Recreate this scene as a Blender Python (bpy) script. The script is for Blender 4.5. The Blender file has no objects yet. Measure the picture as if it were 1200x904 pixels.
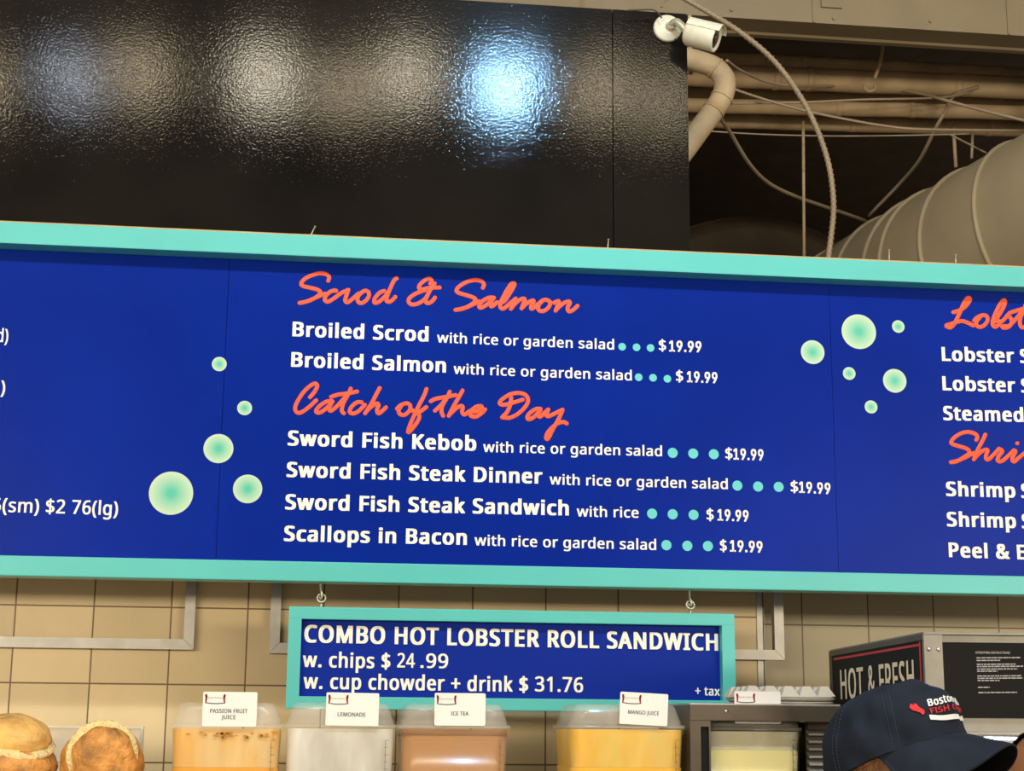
import bpy, bmesh, math, random
from mathutils import Vector, Matrix, noise
random.seed(7)
C = bpy.context.scene.collection
SC = bpy.context.scene
PI = math.pi

# ------------------------------------------------------------------ camera
CAM = Vector((0.0, 0.0, 1.55))
FPX = 1900.0
PITCH, YAW, ROLL = 0.20913, 0.12406, 0.00807
cp, sp, cy, sy = math.cos(PITCH), math.sin(PITCH), math.cos(YAW), math.sin(YAW)
FWD = Vector((sy*cp, cy*cp, sp))
_r = Vector((cy, -sy, 0)); _u = _r.cross(FWD)
RIGHT = _r*math.cos(ROLL) + _u*math.sin(ROLL)
UP = _u*math.cos(ROLL) - _r*math.sin(ROLL)
cd = bpy.data.cameras.new('camera'); cd.sensor_width = 36.0; cd.lens = FPX/1200*36; cd.clip_start = 0.05
cam = bpy.data.objects.new('camera', cd); C.objects.link(cam)
M3 = Matrix((RIGHT, UP, -FWD)).transposed()
cam.matrix_world = Matrix.Translation(CAM) @ M3.to_4x4()
SC.camera = cam

def ray(px, py):
    return FWD + RIGHT*((px-600)/FPX) + UP*((452-py)/FPX)
def at(px, py, Y):                     # the point of the vertical plane y = Y seen at a pixel of the photo
    d = ray(px, py); return CAM + d*((Y-CAM.y)/d.y)
def atd(px, py, depth):                # the point at a given distance along the view axis
    return CAM + ray(px, py)*depth
def mpp(Y):                            # metres per photo pixel near the plane y = Y
    return (at(601, 452, Y)-at(600, 452, Y)).length

# ------------------------------------------------------------------ light
SC.view_settings.view_transform = 'Standard'
SC.view_settings.look = 'None'
SC.view_settings.exposure = 0.38
SC.view_settings.gamma = 1.0
SC.view_settings.use_curve_mapping = False
w = bpy.data.worlds.new('World'); SC.world = w; w.use_nodes = True
bg = w.node_tree.nodes['Background']; bg.inputs[0].default_value = (1.0, 0.80, 0.58, 1); bg.inputs[1].default_value = 0.34
Y_WALL, Y_SIGN, Y_FASCIA = 4.394, 4.044, 4.125
LAMP_Y = 1.0
WARM = (1.0, 0.80, 0.52); COOL = (0.34, 0.66, 1.0); DAY = (0.80, 0.88, 1.0)
def lamp(px, py, col, watts, rad):
    # a ceiling lamp of the hall, stood where its mirror image in the glossy black fascia lies
    h = at(px, py, Y_FASCIA); d = ray(px, py); k = (Y_FASCIA-LAMP_Y)/d.y
    ld = bpy.data.lights.new('hall_lamp', 'POINT'); ld.energy = watts; ld.color = col; ld.shadow_soft_size = rad
    o = bpy.data.objects.new('hall_lamp', ld); C.objects.link(o)
    o.location = (h.x + d.x*k, LAMP_Y, h.z + d.z*k)
LAMPS = [(82, 92, DAY, 16, .05), (167, 88, WARM, 18, .10), (309, 93, (1.0, .88, .66), 37, .11), (405, 108, WARM, 15, .10), (480, 90, (1.0, .86, .62), 27, .10),
         (593, 103, COOL, 155, .04), (703, 106, WARM, 17, .10), (782, 120, WARM, 12, .11), (-40, 95, WARM, 26, .10), (-150, 95, WARM, 26, .10), (900, 110, WARM, 26, .10), (1020, 105, WARM, 26, .10), (1140, 108, WARM, 26, .10)]  # the last five are unseen lamps, added to carry the row on as fill
for a in LAMPS: lamp(*a)
def hall_fill(x, y, z, sx, sy_, watts, col):      # unseen wide fill light, added far behind the viewer for the hall's lighting
    ld = bpy.data.lights.new('hall_fill', 'AREA'); ld.shape = 'RECTANGLE'; ld.size = sx; ld.size_y = sy_; ld.energy = watts; ld.color = col
    o = bpy.data.objects.new('hall_fill', ld); C.objects.link(o); o.location = (x, y, z)
    o.rotation_euler = (math.radians(86), 0, 0)
hall_fill(-6.5, -8, 2.95, 8.0, 1.1, 560, (1.0, .85, .62)); hall_fill(8.5, -8, 2.95, 8.0, 1.1, 560, (1.0, .85, .62))

# ------------------------------------------------------------------ materials
def mat(name, col, rough=0.5, metal=0.0, spec=0.5, coat=0.0, var=0.0, vscale=8.0, bump=0.0, bscale=60.0, bdist=.01, emit=None, estr=0.0):
    m = bpy.data.materials.new(name); m.use_nodes = True
    nt = m.node_tree; b = nt.nodes['Principled BSDF']
    b.inputs['Base Color'].default_value = (*col, 1); b.inputs['Roughness'].default_value = rough
    b.inputs['Metallic'].default_value = metal; b.inputs['Specular IOR Level'].default_value = spec
    b.inputs['Coat Weight'].default_value = coat
    if emit: b.inputs['Emission Color'].default_value = (*emit, 1); b.inputs['Emission Strength'].default_value = estr
    if var or bump: tc = nt.nodes.new('ShaderNodeTexCoord')
    if var:
        n = nt.nodes.new('ShaderNodeTexNoise'); n.inputs['Scale'].default_value = vscale; n.inputs['Detail'].default_value = 5
        nt.links.new(tc.outputs['Object'], n.inputs['Vector'])
        r = nt.nodes.new('ShaderNodeValToRGB'); r.color_ramp.elements[0].position = .3; r.color_ramp.elements[1].position = .7
        r.color_ramp.elements[0].color = (*[max(0, c*(1-var)) for c in col], 1)
        r.color_ramp.elements[1].color = (*[min(1, c*(1+var)) for c in col], 1)
        nt.links.new(n.outputs['Fac'], r.inputs['Fac']); nt.links.new(r.outputs['Color'], b.inputs['Base Color'])
    if bump:
        n = nt.nodes.new('ShaderNodeTexNoise'); n.inputs['Scale'].default_value = bscale; n.inputs['Detail'].default_value = 3
        nt.links.new(tc.outputs['Object'], n.inputs['Vector'])
        bp = nt.nodes.new('ShaderNodeBump'); bp.inputs['Strength'].default_value = bump; bp.inputs['Distance'].default_value = bdist
        nt.links.new(n.outputs['Fac'], bp.inputs['Height']); nt.links.new(bp.outputs['Normal'], b.inputs['Normal'])
    return m
def clear(name, col, opacity, rough=0.15, gloss_col=(1, 1, 1), streak=0.0, scale=10.0, col2=None):
    # translucent plastic: part of the light passes, part is scattered and mirrored
    m = bpy.data.materials.new(name); m.use_nodes = True; nt = m.node_tree
    b = nt.nodes['Principled BSDF']; out = nt.nodes['Material Output']
    b.inputs['Base Color'].default_value = (*col, 1); b.inputs['Roughness'].default_value = rough
    t = nt.nodes.new('ShaderNodeBsdfTransparent'); t.inputs[0].default_value = (*gloss_col, 1)
    mx = nt.nodes.new('ShaderNodeMixShader'); mx.inputs[0].default_value = opacity
    nt.links.new(t.outputs[0], mx.inputs[1]); nt.links.new(b.outputs[0], mx.inputs[2]); nt.links.new(mx.outputs[0], out.inputs[0])
    if streak:
        tc = nt.nodes.new('ShaderNodeTexCoord'); mp = nt.nodes.new('ShaderNodeMapping'); mp.inputs['Scale'].default_value = (1, 1, .35)
        n = nt.nodes.new('ShaderNodeTexNoise'); n.inputs['Scale'].default_value = scale; n.inputs['Detail'].default_value = 6; n.inputs['Distortion'].default_value = .6
        mr = nt.nodes.new('ShaderNodeMapRange'); mr.inputs[1].default_value = .3; mr.inputs[2].default_value = .7
        mr.inputs[3].default_value = max(0, opacity-streak); mr.inputs[4].default_value = min(1, opacity+streak)
        nt.links.new(tc.outputs['Object'], mp.inputs[0]); nt.links.new(mp.outputs[0], n.inputs['Vector'])
        nt.links.new(n.outputs['Fac'], mr.inputs[0]); nt.links.new(mr.outputs[0], mx.inputs[0])
        if col2:                                          # runs of dried juice
            n2 = nt.nodes.new('ShaderNodeTexNoise'); n2.inputs['Scale'].default_value = 16; n2.inputs['Detail'].default_value = 5
            r = nt.nodes.new('ShaderNodeValToRGB'); r.color_ramp.elements[0].position = .42; r.color_ramp.elements[1].position = .66
            r.color_ramp.elements[0].color = (*col, 1); r.color_ramp.elements[1].color = (*col2, 1)
            nt.links.new(mp.outputs[0], n2.inputs['Vector']); nt.links.new(n2.outputs['Fac'], r.inputs[0]); nt.links.new(r.outputs[0], b.inputs['Base Color'])
    return m
def tile_mat(name, ox, oz, size, col, grout):
    m = bpy.data.materials.new(name); m.use_nodes = True; nt = m.node_tree; b = nt.nodes['Principled BSDF']
    g = nt.nodes.new('ShaderNodeNewGeometry'); s = nt.nodes.new('ShaderNodeSeparateXYZ'); c = nt.nodes.new('ShaderNodeCombineXYZ')
    nt.links.new(g.outputs['Position'], s.inputs[0])
    for ax, off, k in (('X', ox, 0), ('Z', oz, 1)):
        a = nt.nodes.new('ShaderNodeMath'); a.operation = 'SUBTRACT'; a.inputs[1].default_value = off - 40*size
        nt.links.new(s.outputs[ax], a.inputs[0]); nt.links.new(a.outputs[0], c.inputs[k])
    br = nt.nodes.new('ShaderNodeTexBrick'); br.offset = 0; br.squash = 1
    br.inputs['Scale'].default_value = 1; br.inputs['Brick Width'].default_value = size; br.inputs['Row Height'].default_value = size
    br.inputs['Mortar Size'].default_value = .0022; br.inputs['Mortar Smooth'].default_value = .25; br.inputs['Bias'].default_value = -.2
    br.inputs['Color1'].default_value = (*col, 1); br.inputs['Color2'].default_value = (*[x*.86 for x in col], 1); br.inputs['Mortar'].default_value = (*grout, 1)
    nt.links.new(c.outputs[0], br.inputs['Vector'])
    n = nt.nodes.new('ShaderNodeTexNoise'); n.inputs['Scale'].default_value = 4; n.inputs['Detail'].default_value = 6
    nt.links.new(g.outputs['Position'], n.inputs['Vector'])
    mr = nt.nodes.new('ShaderNodeMapRange'); mr.inputs[1].default_value = .3; mr.inputs[2].default_value = .7; mr.inputs[3].default_value = .86; mr.inputs[4].default_value = 1.05
    nt.links.new(n.outputs['Fac'], mr.inputs[0])
    mx = nt.nodes.new('ShaderNodeVectorMath'); mx.operation = 'SCALE'
    nt.links.new(br.outputs['Color'], mx.inputs[0]); nt.links.new(mr.outputs[0], mx.inputs['Scale']); nt.links.new(mx.outputs[0], b.inputs['Base Color'])
    bp = nt.nodes.new('ShaderNodeBump'); bp.inputs['Strength'].default_value = .6; bp.inputs['Distance'].default_value = .002; bp.invert = True
    nt.links.new(br.outputs['Fac'], bp.inputs['Height']); nt.links.new(bp.outputs['Normal'], b.inputs['Normal'])
    b.inputs['Roughness'].default_value = .38
    return m
def bubble_mat(name, inner, outer):
    m = bpy.data.materials.new(name); m.use_nodes = True; nt = m.node_tree; b = nt.nodes['Principled BSDF']
    tc = nt.nodes.new('ShaderNodeTexCoord'); d = nt.nodes.new('ShaderNodeVectorMath'); d.operation = 'MULTIPLY_ADD'
    d.inputs[1].default_value = (2, 0, 2); d.inputs[2].default_value = (-1, 0, -1)
    l = nt.nodes.new('ShaderNodeVectorMath'); l.operation = 'LENGTH'
    r = nt.nodes.new('ShaderNodeValToRGB'); e = r.color_ramp.elements
    e[0].position = .15; e[0].color = (*inner, 1); e[1].position = .95; e[1].color = (*outer, 1)
    nt.links.new(tc.outputs['Generated'], d.inputs[0]); nt.links.new(d.outputs[0], l.inputs[0]); nt.links.new(l.outputs['Value'], r.inputs[0])
    nt.links.new(r.outputs[0], b.inputs['Base Color']); b.inputs['Roughness'].default_value = .35
    return m

M = {}
M['turquoise'] = mat('turquoise_paint', (.085, .53, .51), .38, var=.05, vscale=3)
M['blue'] = mat('blue_print', (.0015, .020, .285), .30, spec=.05, var=.12, vscale=2.5, bump=.2, bscale=18, bdist=.001)
M['blue_flat'] = mat('blue_print_matte', (.006, .026, .31), .4, spec=.06)
M['white'] = mat('white_vinyl', (.92, .90, .80), .5)
M['orange'] = mat('orange_vinyl', (.90, .095, .020), .5, var=.05, vscale=30)
M['dot'] = mat('turquoise_dot', (.12, .62, .62), .5)
M['bubble'] = bubble_mat('bubble_print', (.075, .55, .40), (.54, .72, .52))
M['black'] = mat('black_gloss_paint', (.009, .0078, .0065), .05, spec=.16, var=.35, vscale=3, bump=.42, bscale=170, bdist=.0007)
M['tile'] = None
M['metal'] = mat('brushed_steel', (.46, .455, .43), .42, metal=.5, var=.10, vscale=25)
M['dark_steel'] = mat('dark_steel', (.105, .085, .066), .40, metal=.6, var=.15, vscale=12)
M['cabinet_steel'] = mat('cabinet_steel', (.27, .26, .23), .42, metal=.4, var=.08, vscale=25)
M['chrome'] = mat('chrome', (.80, .82, .85), .12, metal=1)
M['beige'] = mat('beige_paint', (.21, .165, .095), .6, var=.10, vscale=5)
M['pipe'] = mat('pipe_wrap', (.42, .315, .19), .7, var=.22, vscale=7, bump=.3, bscale=30)
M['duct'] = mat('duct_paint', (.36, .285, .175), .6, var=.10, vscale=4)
M['cable'] = mat('cable_beige', (.27, .205, .13), .55, var=.1)
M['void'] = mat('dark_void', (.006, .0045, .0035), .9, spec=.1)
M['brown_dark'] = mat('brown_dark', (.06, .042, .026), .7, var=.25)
M['camwhite'] = mat('camera_white', (.74, .72, .58), .4, var=.06, vscale=40)
M['lens'] = mat('lens_black', (.008, .008, .008), .12)
M['hookmetal'] = mat('hook_metal', (.62, .60, .46), .35, metal=.5)
M['card'] = mat('card_white', (.86, .84, .80), .5)
M['ink'] = mat('card_ink', (.06, .085, .15), .6)
M['red'] = mat('red_print', (.50, .025, .03), .5)
M['grey_ink'] = mat('grey_ink', (.40, .38, .38), .6)
M['lid'] = clear('lid_plastic', (.88, .85, .78), .25, .12, streak=.10, scale=9)
M['tub'] = clear('tub_plastic', (.86, .83, .76), .08, .15, streak=.03, scale=8)
M['film_peach'] = clear('container_film_peach', (.84, .60, .26), .86, .22, (1, .85, .5), .12, 14, (.86, .47, .10))
M['film_clear'] = clear('container_film_clear', (.66, .62, .53), .66, .2, (1, 1, 1), .16, 14, (.88, .86, .78))
M['film_tea'] = clear('container_film_tea', (.42, .19, .055), .95, .2, (1, .8, .6), .05, 14, (.36, .155, .04))
M['film_mango'] = clear('container_film_mango', (.86, .60, .12), .84, .2, (1, .9, .5), .12, 14, (.90, .50, .04))
M['film_lemon'] = clear('container_film_lemon', (.90, .86, .56), .72, .2, (1, 1, .9), .14, 14, (.90, .88, .74))
M['liq_passion'] = mat('passion_juice', (.86, .36, .02), .2)
M['liq_lemon'] = mat('cloudy_lemonade', (.62, .58, .46), .2)
M['liq_tea'] = mat('ice_tea', (.46, .22, .075), .2)
M['liq_mango'] = mat('mango_juice', (.92, .47, .02), .2)
M['liq_pale'] = mat('pale_lemonade', (.80, .68, .27), .2)
M['crust'] = mat('bread_crust', (.60, .27, .06), .55, var=.5, vscale=26, bump=.7, bscale=75)
M['crust_pale'] = mat('bread_crust_pale', (.80, .44, .12), .5, var=.32, vscale=16, bump=.45, bscale=60)
M['crumb'] = mat('bread_crumb', (.90, .70, .33), .9, var=.15, vscale=60, bump=.9, bscale=120)
M['acrylic'] = clear('clear_acrylic', (.85, .80, .72), .30, .15)
M['acrylic_edge'] = clear('acrylic_edge', (.92, .88, .80), .75, .2)
M['navy'] = mat('navy_cotton', (.012, .017, .030), .85, spec=.2, var=.22, vscale=35, bump=.5, bscale=700, bdist=.0006)
M['navy_dark'] = mat('black_lining', (.006, .006, .007), .95, spec=.1)
M['stitch'] = mat('navy_thread', (.045, .055, .085), .9)
M['capwhite'] = mat('white_thread', (.80, .82, .82), .8)
M['capred'] = mat('red_thread', (.62, .025, .03), .8)
M['skin'] = mat('skin', (.42, .21, .125), .5, var=.08, vscale=40)
M['skin_brown'] = mat('skin_brown', (.30, .125, .045), .5, var=.1, vscale=40)
M['hair'] = mat('brown_hair', (.17, .075, .03), .6, var=.45, vscale=60, bump=.6, bscale=150)
M['hair_dark'] = mat('dark_hair', (.016, .011, .009), .6, var=.3, vscale=60)
M['shirt'] = mat('navy_shirt', (.02, .03, .06), .8)
M['shirt_grey'] = mat('grey_shirt', (.25, .25, .26), .8)
M['trouser'] = mat('dark_trousers', (.03, .03, .035), .8)
M['panelblack'] = mat('panel_black', (.010, .010, .010), .6, spec=.12)
M['cream'] = mat('cream_lettering', (.82, .76, .60), .5)
M['case_white'] = mat('white_liner', (.85, .85, .85), .4)
M['lamp_on'] = mat('lamp_tube', (1, 1, 1), .5, emit=(.85, .93, 1.0), estr=14)
M['tray'] = mat('foil_tray', (.58, .53, .45), .4, metal=.35, var=.08)
M['counter'] = mat('counter_top', (.50, .47, .41), .4)
M['floor'] = mat('floor_tile', (.25, .20, .15), .5)
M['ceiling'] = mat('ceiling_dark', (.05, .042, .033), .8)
M['eye'] = mat('eye_white', (.8, .8, .78), .2)
M['iris'] = mat('eye_iris', (.05, .03, .02), .2)
M['lip'] = mat('lip', (.40, .15, .11), .5)
M['shoe'] = mat('shoe_black', (.02, .02, .02), .5)

# ------------------------------------------------------------------ objects
def tag(o, label=None, cat=None, group=None, kind=None):
    if label: o['label'] = label
    if cat: o['category'] = cat
    if group: o['group'] = group
    if kind: o['kind'] = kind
    return o
def thing(name, label, cat, loc, group=None):
    o = bpy.data.objects.new(name, None); C.objects.link(o); o.location = loc; o.empty_display_size = .05
    return tag(o, label, cat, group)
def copy_tree(o, parent=None):
    c = o.copy(); C.objects.link(c)
    if parent: c.parent = parent
    for ch in list(o.children): copy_tree(ch, c)
    return c
def root_loc(p):
    v = Vector((0, 0, 0))
    while p: v = v + p.location; p = p.parent
    return v
class MB:
    def __init__(s): s.v = []; s.f = []; s.sm = []
    def add(s, vs, fs, smooth=False):
        n = len(s.v); s.v += [Vector(q) for q in vs]
        for f in fs: s.f.append([n+i for i in f]); s.sm.append(smooth)
        return s
    def quad(s, a, b, c, d): return s.add([a, b, c, d], [(0, 1, 2, 3)])
    def box(s, lo, hi, bev=0.0, mtx=None):
        bm = bmesh.new(); bmesh.ops.create_cube(bm, size=1)
        lo = Vector(lo); hi = Vector(hi)
        for v in bm.verts: v.co = Vector([(lo[k]+hi[k])/2 + v.co[k]*(hi[k]-lo[k]) for k in range(3)])
        if bev: bmesh.ops.bevel(bm, geom=list(bm.edges), offset=bev, segments=2, affect='EDGES', profile=.7)
        return s.frombm(bm, mtx)
    def frombm(s, bm, mtx=None, smooth=False):
        bm.verts.index_update(); n = len(s.v)
        s.v += [(mtx @ v.co) if mtx else v.co.copy() for v in bm.verts]
        for f in bm.faces: s.f.append([n+v.index for v in f.verts]); s.sm.append(smooth)
        bm.free(); return s
    def tube(s, pts, rad, seg=10, cap=True, ring=None, flat=None):
        pts = [Vector(p) for p in pts]; n = len(pts); base = len(s.v); t0 = None
        for i, p in enumerate(pts):
            t = (pts[min(i+1, n-1)]-pts[max(i-1, 0)]).normalized()
            if t0 is None:
                a = Vector((0, 0, 1)) if abs(t.z) < .9 else Vector((1, 0, 0)); nrm = (a-t*a.dot(t)).normalized()
            else:
                nrm = (nrm-t*nrm.dot(t)).normalized()
            t0 = t; bn = t.cross(nrm); r = rad(i/(n-1)) if callable(rad) else rad
            for k in range(seg):
                a = 2*PI*k/seg; s.v.append(p+nrm*math.cos(a)*r+bn*math.sin(a)*r)
        for i in range(n-1):
            for k in range(seg):
                a = base+i*seg+k; b = base+i*seg+(k+1) % seg
                s.f.append([a, b, b+seg, a+seg]); s.sm.append(True)
        if cap:
            s.f.append([base+k for k in range(seg)][::-1]); s.sm.append(False)
            s.f.append([base+(n-1)*seg+k for k in range(seg)]); s.sm.append(False)
        return s
    def lathe(s, prof, seg, o, ax):                # prof: (distance along the axis, radius)
        o = Vector(o); ax = Vector(ax).normalized(); a = Vector((0, 0, 1)) if abs(ax.z) < .9 else Vector((1, 0, 0))
        e1 = (a-ax*a.dot(ax)).normalized(); e2 = ax.cross(e1); b0 = len(s.v)
        for h, r in prof:
            for k in range(seg):
                t = 2*PI*k/seg; s.v.append(o+ax*h+(e1*math.cos(t)+e2*math.sin(t))*r)
        for i in range(len(prof)-1):
            for k in range(seg):
                p = b0+i*seg+k; q = b0+i*seg+(k+1) % seg; s.f.append([p, q, q+seg, p+seg]); s.sm.append(True)
        s.f.append([b0+k for k in range(seg)][::-1]); s.sm.append(False)
        s.f.append([b0+(len(prof)-1)*seg+k for k in range(seg)]); s.sm.append(False)
        return s
    def grid(s, fn, nu, nv, closed_u=False):
        b0 = len(s.v)
        for j in range(nv+1):
            for i in range(nu if closed_u else nu+1): s.v.append(Vector(fn(i/nu, j/nv)))
        W = nu if closed_u else nu+1
        for j in range(nv):
            for i in range(nu):
                a = b0+j*W+i; b = b0+j*W+((i+1) % W if closed_u else i+1); s.f.append([a, b, b+W, a+W]); s.sm.append(True)
        return s
    def build(s, name, material, parent=None, fix=True):
        off = root_loc(parent) if parent else Vector((0, 0, 0))
        me = bpy.data.meshes.new(name); me.from_pydata([v-off for v in s.v], [], s.f); me.update()
        me.polygons.foreach_set('use_smooth', s.sm)
        if fix:
            bm = bmesh.new(); bm.from_mesh(me); bmesh.ops.recalc_face_normals(bm, faces=bm.faces); bm.to_mesh(me); bm.free()
        o = bpy.data.objects.new(name, me); C.objects.link(o)
        if material: me.materials.append(material)
        if parent: o.parent = parent
        return o
def spline(pts, k=6, closed=False):
    pts = [Vector(p) for p in pts]; out = []; n = len(pts)
    for i in range(n-1):
        p0 = pts[max(i-1, 0)]; p1 = pts[i]; p2 = pts[i+1]; p3 = pts[min(i+2, n-1)]
        for j in range(k):
            t = j/k; out.append(.5*((2*p1)+(p2-p0)*t+(2*p0-5*p1+4*p2-p3)*t*t+(3*p1-p0-3*p2+p3)*t**3))
    out.append(pts[-1]); return out
def top_mesh(o, label, cat, group=None, kind=None):          # a thing of one mesh: move its origin to its base centre
    me = o.data; xs = [v.co for v in me.vertices]
    c = Vector((sum(v.x for v in xs)/len(xs), sum(v.y for v in xs)/len(xs), min(v.z for v in xs)))
    for v in me.vertices: v.co -= c
    o.location = c
    return tag(o, label, cat, group, kind)
def struct(o): o['kind'] = 'structure'; return o

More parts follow.
